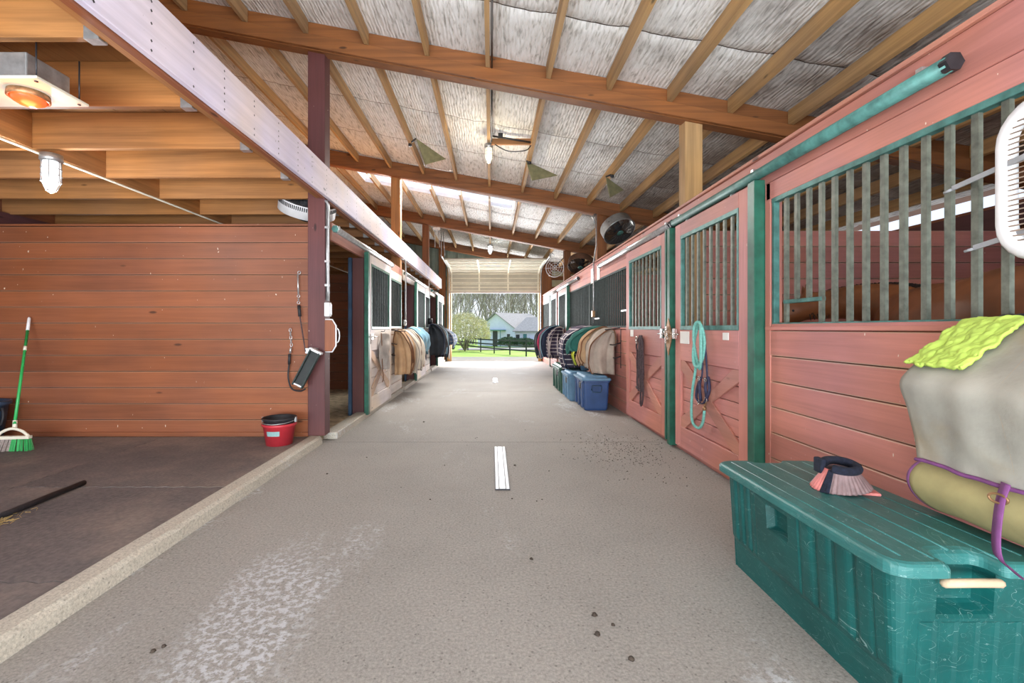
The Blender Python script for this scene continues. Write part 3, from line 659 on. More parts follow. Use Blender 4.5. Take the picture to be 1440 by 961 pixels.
# near barred window
yb = [3.036, 2.932, 2.82, 2.713, 2.61, 2.50, 2.392, 2.282, 2.174, 2.063, 1.956, 1.846, 1.736]+[1.736-.108*k for k in range(1, 9)]
gr = thing('stall_grille', (1.96, 2, 1.26), 'large near barred stall window with weathered green bars and a small feed opening', 'grille')
grille(gr, 1, 1.96, .75, 3.165, 1.268, 2.145, ys=yb, bars_from={1: 1.435, 2: 1.435}, bw=.028, bottom='red_wood_y')
o = MB().box(1.955, 1.985, 2.70, 3.05, 1.415, 1.44).build('feed_opening_rail', 'teal_metal', gr, bevel=.002)
g2 = thing('stall_grille', (1.96, 7.8, 1.26), 'dark barred stall window above the blue storage bins', 'grille')
grille(g2, 1, 1.96, 6.5, 9.03, 1.27, 2.145, 22, 'dark_bar', 'dark_bar', bw=.022)
MB().box(1.95, 1.985, 6.52, 6.85, 1.50, 1.525).build('feed_opening_rail', 'white_plastic', g2)
MB().box(1.95, 1.985, 8.25, 8.6, 1.42, 1.445).build('feed_opening_rail', 'white_plastic', g2)
g3 = thing('stall_grille', (1.96, 10.2, 1.26), 'dark barred stall window behind the plaid blanket, next to the green jamb', 'grille')
grille(g3, 1, 1.96, 9.06, 11.32, 1.27, 2.145, 20, 'dark_bar', 'dark_bar', bw=.022)
g4 = thing('stall_grille', (1.96, 16, 1.26), 'farthest dark barred stall window beside the overhead door on the bin side', 'grille')
grille(g4, 1, 1.96, 14.76, 17.15, 1.27, 2.145, 18, 'dark_bar', 'dark_bar', bw=.022)
stall_door(1, 3.36, 4.69, 1.895, 'red sliding stall door with coiled aqua lead rope, nearest on the trunk side', None, nb=8)
stall_door(1, 4.95, 6.40, 1.895, 'red sliding stall door hung with a dark braided halter and lead', [(4.91, 4.95)], nb=8)
stall_door(1, 11.50, 12.95, 1.895, 'faded red stall door behind the navy blankets past the green bin', [(11.46, 11.50)], nb=8, bar='dark_bar')
stall_door(1, 13.2, 14.6, 1.895, 'farthest red stall door on the bin side, nearest the overhead door', None, nb=8, bar='dark_bar')
track(1, 1.905, 1.88, 4.78, 'teal_metal', 'long teal painted pipe track above the near barred window')
track(1, 1.905, 4.84, 8.0, 'galvanised', 'silver pipe track above the second red door and dark bars')
track(1, 1.905, 10.0, 13.0, 'galvanised', 'silver pipe track above the faded red door')
track(1, 1.905, 13.1, 16.4, 'galvanised', 'farthest silver pipe track on the bin side wall')

# --- pale side (X < 0)
wl = thing('wall_left', (-1.8, 11, 0), 'pale painted stall front wall with three door openings', 'wall', kind='structure')
names = ['first', 'second', 'third']
for i, p in enumerate(PY[1:4]):
    a = p+.18; o1 = a+1.27; w0 = p+2.85; w1 = p+4.08
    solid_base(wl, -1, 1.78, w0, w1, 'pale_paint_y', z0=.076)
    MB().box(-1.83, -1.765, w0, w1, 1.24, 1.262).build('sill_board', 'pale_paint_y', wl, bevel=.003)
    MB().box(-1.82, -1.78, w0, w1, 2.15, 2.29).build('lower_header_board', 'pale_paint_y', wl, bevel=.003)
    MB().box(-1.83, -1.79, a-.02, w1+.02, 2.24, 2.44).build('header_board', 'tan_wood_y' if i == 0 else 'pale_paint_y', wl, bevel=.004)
    MB().box(-1.95, -1.785, o1-.02, o1+.06, .03, 2.24).build('jamb', 'dark_red_z', wl, bevel=.004)
    MB().box(-2.0, -1.952, o1-.05, o1+.06, .03, 2.24).build('jamb', 'navy_plastic', wl, bevel=.004)
    # planked panel behind the slid-open door
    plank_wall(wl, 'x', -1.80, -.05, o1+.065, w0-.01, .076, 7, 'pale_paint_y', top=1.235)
    g = thing('stall_grille', (-1.79, (o1+w1)/2, 1.26), names[i]+' barred stall window on the pale door side, partly behind its open door', 'grille')
    grille(g, -1, 1.79, o1+.08, w0-.02, 1.27, 2.14, 10, 'dark_bar', 'dark_bar', bw=.02)
    g_ = thing('stall_grille', (-1.79, w1-.5, 1.26), names[i]+' short barred stall window between a pale door and a roof post', 'grille')
    grille(g_, -1, 1.79, w0+.02, w1, 1.27, 2.14, 9, 'dark_bar', 'green_trim', bw=.02)
    lab = ['pale sliding stall door with a grey fly mask hanging, nearest the grooming bay', 'pale sliding stall door behind the cream and blue blankets, second from the bay', 'pale sliding stall door behind the black blanket, farthest from the grooming bay'][i]
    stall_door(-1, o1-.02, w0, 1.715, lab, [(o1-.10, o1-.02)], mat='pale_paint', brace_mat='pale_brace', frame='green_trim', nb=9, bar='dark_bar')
    track(-1, 1.725, a-.1, w0+.1, 'galvanised', names[i]+' silver pipe track above the pale stall doors, counting from the grooming bay')

# ------------------------------------------------------------------ far end wall and overhead door
we = thing('wall_end', (0, END, 0), 'far end wall with ribbed metal siding and door posts', 'wall', kind='structure')
DX0, DX1, DT = -1.52, 1.79, 2.62
def rib_siding(x0, x1, z0, z1f, mat, y=END+.05):
    mb = MB(); n = max(1, int(round((x1-x0)/.1))); prof = []
    for k in range(n+1): prof.append((x0+(x1-x0)*k/n, y-.018 if k % 3 == 0 else y))
    vs = [(p[0], p[1], z0) for p in prof]+[(p[0], p[1], z1f(p[0])) for p in prof]; m = len(prof)
    mb.add(vs, [(i, i+1, i+1+m, i+m) for i in range(m-1)]); return mb.build('siding_sheet', mat, we, solid=.004)
rib_siding(-6.2, DX0-.05, 0, ROOF, 'siding_green'); rib_siding(DX0-.05, DX1+.05, DT+.8, ROOF, 'siding_green'); rib_siding(DX1+.05, 6.2, 0, lambda x: ROOF(x), 'siding_yellow')
for z in (.9, 1.8, 2.7, 3.1):
    MB().box(-6.1, DX0-.2, END-.02, END+.03, z, z+.14).build('girt', 'beam_brown_x', we); MB().box(DX1+.2, 6.1, END-.02, END+.03, z, z+.14).build('girt', 'beam_brown_x', we)
MB().box(DX0-.16, DX0, END-.12, END+.06, 0, 3.6).build('door_post', 'purlin_z', we, bevel=.005)
MB().box(DX0-.42, DX0-.22, END-.12, END+.02, 0, 3.9).build('door_post', 'beam_brown_z', we, bevel=.005)
MB().box(DX1, DX1+.12, END-.10, END+.06, 0, 3.6).build('door_post', 'purlin_z', we, bevel=.005)
MB().box(DX1+.13, DX1+.45, END-.14, END+.02, 0, 3.8).build('door_post', 'beam_brown_z', we, bevel=.005)
od = thing('overhead_door', (.14, 17.1, DT), 'raised cream sectional overhead door above the far opening', 'door')
cx, hw = .135, 1.68
def section(p0, p1, nm='door_section'):
    # panel between two (y,z) points with recessed field and horizontal ribs, seen from inside
    p0 = Vector((0, *p0)); p1 = Vector((0, *p1)); d = (p1-p0); L = d.length; d.normalize(); nrm = Vector((0, -d.z, d.y))
    if nrm.dot(Vector((0, -1, -1))) < 0: nrm = -nrm
    X = Vector((1, 0, 0)); mid = (p0+p1)/2+X*cx
    so = MB().obox(mid, X, d, nrm, hw, L/2-.004, .012).build(nm, 'shaded_cream_panel', od, bevel=.003)
    for q in (-1, 0, 1):
        MB().obox(mid+d*(L/2-.03)*q+nrm*.026, X, d, nrm, hw, .014, .014).build('rib', 'cream_metal', so, bevel=.003)
    for sx in (-.99, -.36, .30, .99):
        MB().obox(mid+X*hw*sx*.98+nrm*.034, X, d, nrm, .03, L/2-.01, .012).build('stile', 'cream_metal', so, bevel=.003)
zt = 3.32
section((17.22, DT+.02), (17.22, zt-.36)); section((17.22, zt-.36), (17.16, zt)); section((17.14, zt+.01), (16.62, zt+.16)); section((16.60, zt+.165), (16.0, zt+.19)); section((15.98, zt+.19), (15.4, zt+.20)); section((15.38, zt+.2), (14.85, zt+.21))
MB().box(cx-hw, cx+hw, 17.19, 17.26, DT-.04, DT+.03).build('bottom_seal', 'pale_paint_x', od, bevel=.004)
for s_ in (-1, 1):
    x = cx+s_*(hw+.05)
    MB().tube(smooth_path([(x, 17.18, .1), (x, 17.18, 2.4), (x, 17.16, zt-.15), (x, 16.95, zt+.1), (x, 16.6, zt+.19), (x, 14.4, zt+.24)], 4), .028, 6).build('track_rail', 'galvanised', od)
    MB().tube([(x, 14.5, zt+.24), (x, 14.5, ROOF(x)-.2)], .014, 6).tube([(x+.12, 14.4, zt+.24), (x+.06, 14.45, ROOF(x)-.2)], .014, 6).build('track_hanger', 'galvanised', od)
MB().tube([(cx-hw-.1, 17.1, 3.58), (cx+hw+.1, 17.1, 3.58)], .02, 8).tube([(cx-.5, 17.1, 3.58), (cx+.5, 17.1, 3.58)], .05, 10).build('torsion_spring', 'black_metal', od)
# hanging rods of the opener, under the third roof beam
for i_, x in enumerate((-1.62, -1.52)):
    solo('hanger_rod', MB().tube([(x, 13.05, 4.08), (x+.02*(i_*2-1), 13.2, 3.6)], .016, 6).box(x-.05, x+.05, 13.0, 13.06, 4.06, 4.14), 'galvanised',
         'thin metal hanger rod under the third roof beam, '+('closer to the pale stalls' if i_ == 0 else 'closer to the aisle middle'), 'rod')

# ------------------------------------------------------------------ teal storage trunk
def rounded_rect(x0, x1, y0, y1, r, step):
    pts = []; nrm = []
    def line(a, b, n_):
        L = math.dist(a, b); k = max(1, int(L/step))
        for i in range(k): pts.append((a[0]+(b[0]-a[0])*i/k, a[1]+(b[1]-a[1])*i/k)); nrm.append(n_)
    def arc(cx, cy, a0):
        for i in range(6):
            a = a0+math.pi/2*i/6; pts.append((cx+r*math.cos(a), cy+r*math.sin(a))); nrm.append((math.cos(a), math.sin(a)))
    line((x0+r, y0), (x1-r, y0), (0, -1)); arc(x1-r, y0+r, -math.pi/2)
    line((x1, y0+r), (x1, y1-r), (1, 0)); arc(x1-r, y1-r, 0)
    line((x1-r, y1), (x0+r, y1), (0, 1)); arc(x0+r, y1-r, math.pi/2)
    line((x0, y1-r), (x0, y0+r), (-1, 0)); arc(x0+r, y0+r, math.pi)
    return pts, nrm
TX0, TX1, TY0, TY1, TZ = 1.255, 1.725, 1.415, 2.44, .49
tk = thing('storage_chest', (1.5, 1.93, 0), 'large teal plastic storage chest standing against the red plank wall', 'chest')
pts, nrm = rounded_rect(TX0, TX1, TY0, TY1, .05, .0075)
def sstep(a, b, x): t = max(0, min(1, (x-a)/(b-a))); return t*t*(3-2*t)
def trunk_off(x, y, nx, ny, z):
    o = -.028*(1-z/TZ)                       # draft: narrower at the floor
    if z < .17: o -= .012*(1-sstep(.13, .17, z)) if nx < -.5 else 0
    if nx < -.9:                            # long face: two ribbed panels, grip recess between
        for (a, b, ribs) in ((2.17, 2.40, 4), (1.50, 1.88, 4)):
            if a < y < b and .15 < z < .47:
                inn = min(sstep(a, a+.02, y), sstep(-b, -b+.02, -y), sstep(.15, .17, z)); o -= .010*inn
                ph = (y-a)/(b-a)*ribs % 1; o += .010*inn*(1-sstep(0, .17, abs(ph-.5)*2*.5) if False else (1-min(1, abs(ph-.5)/.42)**4))
        if 1.94 < y < 2.09 and .33 < z < .45: o -= .035*min(sstep(1.94, 1.96, y), sstep(-2.09, -2.07, -y), sstep(.33, .35, z), sstep(-.45, -.43, -z))
    if ny < -.9:                            # end face: handle recess and ribs
        if 1.39 < x < 1.57 and z > .34: o -= .055*min(sstep(1.39, 1.405, x), sstep(-1.57, -1.555, -x), sstep(.34, .38, z))
        if 1.335 < x < 1.66 and .06 < z < .33:
            ph = (x-1.335)/.065 % 1; o -= .007*sstep(.06, .09, z)*(1 if .08 < ph < .92 else 0)
    return o
nz = 56; tb = MB(); n = len(pts); vs = []
for j in range(nz+1):
    z = TZ*j/nz
    for (x, y), (a, b) in zip(pts, nrm):
        o = trunk_off(x, y, a, b, z); vs.append((x+a*o, y+b*o, z))
fs = [(j*n+k, j*n+(k+1) % n, (j+1)*n+(k+1) % n, (j+1)*n+k) for j in range(nz) for k in range(n)]+[tuple(range(n-1, -1, -1)), tuple(nz*n+k for k in range(n))]
tb.add(vs, fs, False).build('body', 'trunk_teal', tk)
def lid_outline(ins):
    x0, x1, y0, y1 = 1.215+ins, 1.755-ins, 1.375+ins, 2.475-ins
    nx0, nx1, nd = 1.40, 1.555, .07
    def arc(cx, cy, r, a0, a1, n=5): return [(cx+r*math.cos(R(a0+(a1-a0)*k/n)), cy+r*math.sin(R(a0+(a1-a0)*k/n))) for k in range(n+1)]
    p = arc(x0+.06, y1-.06, .06, 90, 180)+arc(x0+.06, y0+.06, .06, 180, 270)+arc(nx0-.02-ins, y0+.02, .02, 270, 360)
    p += [(nx0-ins, y0+nd*.4)]+arc(nx0+.035, y0+nd-.02, .035+ins, 180, 90)+arc(nx1-.035, y0+nd-.02, .035+ins, 90, 0)+[(nx1+ins, y0+nd*.4)]
    p += arc(nx1+.02+ins, y0+.02, .02, 180, 270)+arc(x1-.05, y0+.05, .05, 270, 360)+arc(x1-.05, y1-.05, .05, 0, 90)
    p += [(nx1+.02, y1), (nx1, y1-.03), (nx1-.03, y1-nd*.6), (nx0+.03, y1-nd*.6), (nx0, y1-.03), (nx0-.02, y1)]
    return p
lid = MB(); levels = [(.008, .487), (0, .493), (0, .515), (.003, .524), (.009, .531), (.018, .535)]; vs = []
for ins, z in levels: vs += [(a, b, z) for a, b in lid_outline(ins)]
n = len(lid_outline(0))
fs = [(j*n+k, j*n+(k+1) % n, (j+1)*n+(k+1) % n, (j+1)*n+k) for j in range(len(levels)-1) for k in range(n)]+[tuple(range(n-1, -1, -1)), tuple((len(levels)-1)*n+k for k in range(n))]
lid_o = lid.add(vs, fs, False).build('lid', 'trunk_lid_teal', tk)
for x, ya, yb_ in ((1.29, 1.43, 2.43), (1.375, 1.41, 2.43), (1.48, 1.47, 2.41), (1.58, 1.41, 2.43), (1.67, 1.43, 2.43)):
    MB().tube([(x-.006, ya, .533), (x-.006, yb_, .533)], .005, 6).build('lid_ridge', 'trunk_lid_teal', lid_o)
MB().tube(smooth_path([(1.393, 1.40, .465), (1.40, 1.388, .472), (1.48, 1.386, .474), (1.548, 1.388, .472), (1.556, 1.40, .465)], 4), .013, 8).build('handle', 'tan_cloth_trunk', tk)

# ------------------------------------------------------------------ bell boot on the trunk lid
bb = thing('bell_boot', (1.56, 2.02, .535), 'ribbed brown and pink rubber bell boot with black fleece collar on the trunk lid', 'horse boot')
bc = Vector((1.55, 2.02, .0))
def boot_pt(a, t, off=0):
    # t 0 bottom .. 1 top
    r = .058+.048*(1-t)**1.1+off; r += .0028*math.cos(a*34)*(1-t)*(1 if t < .9 else 0)
    z = .548+.080*t+.012*math.cos(a-.3)*(1-t)
    return (bc.x+math.cos(a)*r*1.08, bc.y+math.sin(a)*r*.92, z)
A0, A1 = R(-146), R(142)
MB().grid(lambda u, v: boot_pt(A0+(A1-A0)*u, v), 220, 10, True).build('shell', 'boot_brown', bb, solid=.005)
MB().grid(lambda u, v: boot_pt(A1+(R(200)-A1)*u, v), 40, 10, True).build('flap', 'boot_pink', bb, solid=.005)
MB().grid(lambda u, v: boot_pt(R(-163)+R(19)*u, v, .005), 6, 10, True).build('strap', 'fleece', bb, solid=.006)
cl = [(bc.x+math.cos(a)*.064, bc.y+math.sin(a)*.054, .640+.010*math.sin(a)) for a in [R(-150)+R(300)*k/30 for k in range(31)]]
MB().tube(cl, .019, 10).build('fleece_collar', 'fleece', bb)
MB().box(1.47, 1.495, 2.03, 2.08, .60, .665).build('closure_tab', 'fleece', bb, bevel=.004)
MB().obox((1.60, 1.975, .5415), Vector((1, -.3, 0)).normalized(), Vector((.3, 1, 0)).normalized(), Vector((0, 0, 1)), .065, .03, .006).build('lower_flap', 'boot_pink', bb, bevel=.003)

# ------------------------------------------------------------------ draped blankets
def profile_at(prof, u):
    L = [0]
    for a, b in zip(prof[:-1], prof[1:]): L.append(L[-1]+math.dist(a, b))
    s = u*L[-1]
    for i in range(len(prof)-1):
        if s <= L[i+1] or i == len(prof)-2:
            t = (s-L[i])/(L[i+1]-L[i]+1e-9); return (prof[i][0]+(prof[i+1][0]-prof[i][0])*t, prof[i][1]+(prof[i+1][1]-prof[i][1])*t)
def smooth2(prof, n=5): return [(p.x, p.z) for p in smooth_path([(a, 0, b) for a, b in prof], n)]
class Drape:
    """cloth hung over a bar that runs along the wall; profile = (distance from aisle centre, height), swept in Y"""
    def __init__(s, side, prof, y0, y1, fold=.012, seed=0, freq=14, skew=0, taper=0):
        s.side = side; s.p = smooth2(prof); s.y0 = y0; s.y1 = y1; s.fold = fold; s.seed = seed; s.freq = freq; s.skew = skew; s.taper = taper; s.hem = .02
    def pt(s, u, v, off=0):
        d, z = profile_at(s.p, u); d2, z2 = profile_at(s.p, min(1, u+.02)); d1, z1 = profile_at(s.p, max(0, u-.02))
        tx, tz = d2-d1, z2-z1; L = math.hypot(tx, tz)+1e-9; nx, nz = tz/L, -tx/L      # outward (towards aisle) normal
        if nx > 0 and abs(nx) > abs(nz): nx, nz = -nx, -nz
        elif abs(nx) <= abs(nz) and nz < 0: nx, nz = -nx, -nz
        y = s.y0+(s.y1-s.y0)*v
        mid = 1-abs(2*v-1)**6*.6
        f = s.fold*(.25+u)*(noise.noise((y*s.freq+s.seed, u*2.2, s.seed))+.45*noise.noise((y*s.freq*2.3, u*5+s.seed, 3)))
        y += s.skew*u+s.taper*u*(v-.5)
        hem = s.hem*noise.noise((y*5, s.seed, 1))*u*u
        return (s.side*(d+nx*(off+f)), y, z+nz*(off+f)+hem)
    def mesh(s, u0=0, u1=1, v0=0, v1=1, off=0, nu=30, nv=30): return MB().grid(lambda a, b: s.pt(u0+(u1-u0)*a, v0+(v1-v0)*b, off), nu, nv, True)
# the near turnout blanket
nb_ = thing('turnout_blanket', (1.8, 1.5, .55), 'grey-tan canvas horse blanket with purple binding draped on the wall rack above the trunk', 'blanket')
D1 = Drape(1, [(1.925, 1.235), (1.86, 1.262), (1.79, 1.235), (1.70, 1.16), (1.60, 1.075), (1.575, 1.03), (1.595, .95), (1.615, .86), (1.64, .745)], .9, 1.75, .022, 2, 5)
D1.mesh(nu=60, nv=50).build('outer_shell', 'canvas_grey', nb_, solid=.012, fix=False)
# lower belly
def belly(u, v):
    a = R(100)+R(250)*u; y = .95+.80*v
    r = 1+.08*noise.noise((y*5, u*4, 9))
    return (1.765-.130*math.cos(a-R(90))*r*1.0 if False else 1.77+.135*math.cos(a)*r, y+.03*math.sin(u*5), .655+.105*math.sin(a)*r)
MB().grid(belly, 40, 30).build('lower_fold', 'canvas_olive', nb_, solid=.014, fix=False)
MB().tube([belly(k/40, 1.0) for k in range(41)], .013, 6, flat=.6).build('binding', 'purple_webbing', nb_)
MB().tube([D1.pt(1, k/40, .006) for k in range(41)], .015, 6, flat=.5).build('binding', 'purple_webbing', nb_)
st = [D1.pt(.985, .32, .014)]
st = [Vector(st[0]), Vector((1.585, 1.43, .69)), Vector((1.575, 1.425, .62)), Vector((1.545, 1.43, .55)), Vector((1.52, 1.435, .545))]
def ribbon(path, w, th=.003, across=(0, 1, 0)):
    path = smooth_path(path, 5); mb = MB(); A = Vector(across)*w/2; vs = []
    for p in path: vs += [p-A, p+A]
    return mb.add(vs, [(2*i, 2*i+1, 2*i+3, 2*i+2) for i in range(len(path)-1)], True)
ribbon([D1.pt(.97, .62, .02), (1.592, 1.425, .70), (1.575, 1.42, .60), (1.56, 1.40, .548), (1.53, 1.34, .541), (1.50, 1.28, .541)], .035, across=(.3, .95, 0)).build('surcingle_strap', 'purple_webbing', nb_, solid=.004)
MB().ring((1.592, 1.43, .715), (1, .2, 0), .024, .004, 16, 6, sq=(1, .6)).build('buckle', 'rust_bronze', nb_)
MB().tube([D1.pt(k/30, .70-.1*math.sin(k/30*2), .004) for k in range(31)], .0022, 5).build('seam', 'cloth_tan', nb_)
D1.mesh(.50, .80, .36, .47, .014, 14, 8).build('patch', 'blue_stars', nb_, solid=.008, fix=False)
def towel(a, b):
    n_ = noise.noise
    return D1.pt(max(0, .03+.47*a+.035*n_((b*5, 2, 1))*a), .76+.25*b+.02*n_((a*6, 5, 2)), .023+.010*n_((a*8, b*8, 3))+.005*n_((a*25, b*25, 7))+.03*max(0, a-.85))
tw = solo('hand_towel', MB().grid(towel, 60, 50), 'lime_towel', 'lime green terry towel laid over the top of the grey blanket', 'towel', solid=.012, fix=False, origin=(1.75, 1.68, 1.05))
rk = thing('blanket_bar', (1.9, 1.5, 1.2), 'black wire blanket rack hooked over the barred window sill above the trunk', 'rack')
for y in (1.70, 1.655): MB().tube(smooth_path([(2.0, y, 1.29), (1.96, y, 1.298), (1.91, y, 1.296), (1.885, y, 1.27), (1.87, y, 1.20)], 3), .006, 6).build('hook', 'black_metal', rk)
MB().tube([(1.87, 1.0, 1.205), (1.87, 1.72, 1.205)], .010, 8).build('rail', 'black_metal', rk)

def rack(side, d, y0, y1, z, label):
    t = thing('blanket_rack', (side*d, (y0+y1)/2, .5), label, 'rack', 'metal blanket racks on the stall fronts')
    for k, (dd, zz) in enumerate(((d-.18, z-.02), (d-.1, z-.25), (d-.06, z-.45))):
        MB().tube([(side*(d+.02), y0, zz+.03), (side*dd, y0, zz), (side*dd, y1, zz), (side*(d+.02), y1, zz+.03)], .009, 6).build('rail', 'black_metal', t)
    for y in (y0, y1): MB().tube([(side*(d+.02), y, z-.6), (side*(d+.02), y, z+.03)], .009, 6).build('upright', 'black_metal', t)
def blanket(side, d, y0, y1, ztop, reach, zb, mat, label, seed, stripes=(), inner=.25, fold=.03, grp='horse blankets hung along the stall fronts', nm='horse_blanket', skew=0, freq=11):
    """d wall face; the cloth rises from behind the bar, bulges out by reach and falls to zb"""
    W_ = d-.02
    prof = [(W_, ztop-inner), (W_-.01, ztop-.06), (W_-.08, ztop), (W_-reach*.55, ztop-.05), (W_-reach*.92, ztop-.22), (W_-reach, ztop-.40), (W_-reach*1.0, (zb+ztop-.4)/2), (W_-reach*.92, zb)]
    if zb > ztop-.5: prof = [(W_, ztop-inner), (W_-.01, ztop-.05), (W_-.08, ztop), (W_-reach*.6, ztop-.05), (W_-reach, ztop-.22), (W_-reach*.98, zb)]
    t = thing(nm, (side*(d-reach/2), (y0+y1)/2, zb), label, 'blanket', grp)
    D = Drape(side, prof, y0, y1, fold*1.6, seed, freq, skew); D.hem = .22 if zb < ztop-.45 else .12
    D.mesh(nu=40, nv=28).build('shell', mat, t, solid=.02, fix=False)
    for v_, nm_ in ((.04, 'end_fold'), (.96, 'end_fold')):
        def ef(a, b, v_=v_):
            p = Vector(D.pt(a, v_)); wx = side*(d-.035); q = b*1.0
            f = .055*noise.noise((q*7+seed, a*1.3, v_*3))+.03*math.sin(q*11+seed+a*2)
            z = p.z; x = p.x+(wx-p.x)*q
            return (x, p.y+f*(1-abs(2*q-1)**4)+(.05*q if v_ < .5 else -.05*q), min(z, ztop-.02)-.03*q)
        MB().grid(ef, 22, 16, True).build(nm_, mat, t, solid=.012, fix=False)
    MB().tube([D.pt(k/40, 0, .004) for k in range(41)], .010, 6).build('binding', stripes[0] if stripes else mat, t)
    MB().tube([D.pt(1, k/24, .0) for k in range(25)], .012, 6).build('binding', stripes[0] if stripes else mat, t)
    for q, m_ in enumerate(stripes[1:]):
        v = .25+.3*q; D.mesh(.25, 1.0, v, v+.10, .013, 24, 4).build('strap', m_, t, solid=.006, fix=False)
    return D
# bin side racks
rack(1, 1.93, 6.85, 8.3, 1.25, 'black metal blanket rack above the blue bins')
blanket(1, 1.93, 6.98, 7.42, 1.24, .40, .62, 'cloth_beige', 'beige horse blanket hanging over the blue bin, nearest on that rack', 11, ('cloth_brown',), skew=-.05)
blanket(1, 1.93, 7.30, 7.66, 1.25, .47, .66, 'cloth_tan', 'tan horse blanket squeezed between the beige and the green ones', 12, ('cloth_brown', 'cloth_brown'))
blanket(1, 1.93, 7.60, 8.0, 1.27, .58, .86, 'cloth_green', 'dark green horse blanket bunched between the tan and plaid ones', 13, ('cloth_green',))
blanket(1, 1.93, 8.2, 9.0, 1.28, .58, .50, 'plaid_navy', 'navy and white plaid horse blanket above the green bin', 14, ('cloth_navy',), fold=.04)
solo('rain_sheet', Drape(1, [(1.86, .95), (1.60, .93), (1.45, .8), (1.5, .6)], 8.0, 8.18, .02, 3).mesh(nu=14, nv=8), 'cloth_lime', 'lime yellow cloth peeking out beside the plaid blanket', 'blanket', solid=.012, fix=False)
rack(1, 1.93, 8.1, 9.2, 1.25, 'black metal blanket rack holding the plaid blanket')
rack(1, 1.86, 11.7, 13.6, 1.25, 'black metal blanket rack holding the navy blankets')
blanket(1, 1.86, 11.6, 11.95, 1.28, .38, .55, 'plaid_navy', 'grey and navy patterned blanket next to the far green jamb', 15, ('cloth_grey',))
blanket(1, 1.86, 12.1, 12.8, 1.32, .52, .45, 'cloth_navy', 'navy horse blanket with pale stripe and red strap, far past the bins', 16, ('cloth_blue', 'cloth_grey', 'cloth_red'))
blanket(1, 1.86, 12.9, 13.5, 1.30, .55, .50, 'cloth_black', 'black horse blanket farthest along the bin side', 17, ('cloth_navy',))
# pale side
rack(-1, 1.78, 8.0, 9.0, 1.22, 'metal blanket rack on the pale wall holding the cream blanket')
blanket(-1, 1.76, 8.05, 8.55, 1.20, .30, .50, 'cloth_tan', 'tan horse blanket with brown straps, nearest on the pale wall rack', 21, ('cloth_brown', 'cloth_brown', 'cloth_grey'), fold=.035)
blanket(-1, 1.76, 8.5, 9.1, 1.22, .38, .48, 'cloth_cream', 'cream white horse blanket with grey binding on the pale wall rack', 22, ('cloth_grey', 'cloth_grey', 'cloth_brown'), fold=.035)
blanket(-1, 1.76, 9.25, 10.3, 1.26, .34, .78, 'cloth_blue', 'pale blue cotton sheet hanging behind the cream blanket', 23, ('cloth_blue', 'cloth_cream'))
rack(-1, 1.76, 9.25, 10.3, 1.22, 'metal blanket rack behind the pale blue sheet')
blanket(-1, 1.70, 12.2, 13.6, 1.36, .40, .52, 'cloth_black', 'black quilted horse blanket midway along the pale stall fronts', 24, ('cloth_navy', 'cloth_grey', 'cloth_blue'), fold=.04)
rack(-1, 1.74, 12.2, 13.6, 1.3, 'metal blanket rack behind the black quilted blanket')
blanket(-1, 1.74, 14.3, 15.6, 1.24, .52, .72, 'plaid_blue', 'blue plaid horse blanket closest to the overhead door', 25, ('plaid_blue', 'cloth_blue'), fold=.04)
rack(-1, 1.74, 14.3, 15.5, 1.22, 'metal blanket rack behind the blue plaid blanket')
# a brown strap tangle hanging under the cream blanket
solo('leather_girth', MB().tube(smooth_path([(-1.60, 8.25, .9), (-1.55, 8.2, .6), (-1.53, 8.4, .47), (-1.50, 8.6, .58), (-1.46, 8.75, .50), (-1.44, 8.85, .75)], 5), .022, 8, flat=.4), 'cloth_brown', 'brown leather girth straps looped below the cream and tan blankets', 'strap')
# fly mask hung on the first pale door
fm = thing('fly_mask', (-1.66, 7.0, .75), 'grey mesh fly mask hanging on the nearest pale stall door', 'fly mask')
def fmp(u, v):
    z = 1.17-.55*v; w = .17*math.sin(math.pi*(.12+.80*v))+.03; y = 7.05+(u-.5)*2*w+.02*math.sin(v*9)
    return (-1.69+.10*math.sin(math.pi*u)+.02*noise.noise((u*6, v*5, 1)), y, z)
MB().grid(fmp, 18, 26).build('mask', 'cloth_grey', fm, solid=.01, fix=False)
MB().tube(smooth_path([(-1.68, 6.95, 1.18), (-1.66, 6.9, 1.0), (-1.66, 6.93, .7), (-1.66, 7.0, .5), (-1.68, 7.02, .42)], 5), .012, 6, flat=.5).build('strap', 'cloth_brown', fm)
MB().tube(smooth_path([(-1.68, 7.2, 1.18), (-1.66, 7.22, 1.0), (-1.66, 7.18, .7), (-1.67, 7.12, .58)], 5), .010, 6, flat=.5).build('strap', 'cloth_tan', fm)
MB().tube([(-1.71, 7.05, 1.2), (-1.66, 7.05, 1.2), (-1.65, 7.05, 1.23)], .006, 6).build('hook', 'black_metal', fm)
solo('door_latch', MB().tube([(-1.712, 6.52, 1.13), (-1.66, 6.52, 1.13)], .012, 8).box(-1.715, -1.70, 6.46, 6.58, 1.09, 1.17).tube([(-1.66, 6.46, 1.13), (-1.66, 6.60, 1.13)], .008, 8), 'chrome', 'steel latch on the edge of the nearest pale stall door', 'latch')
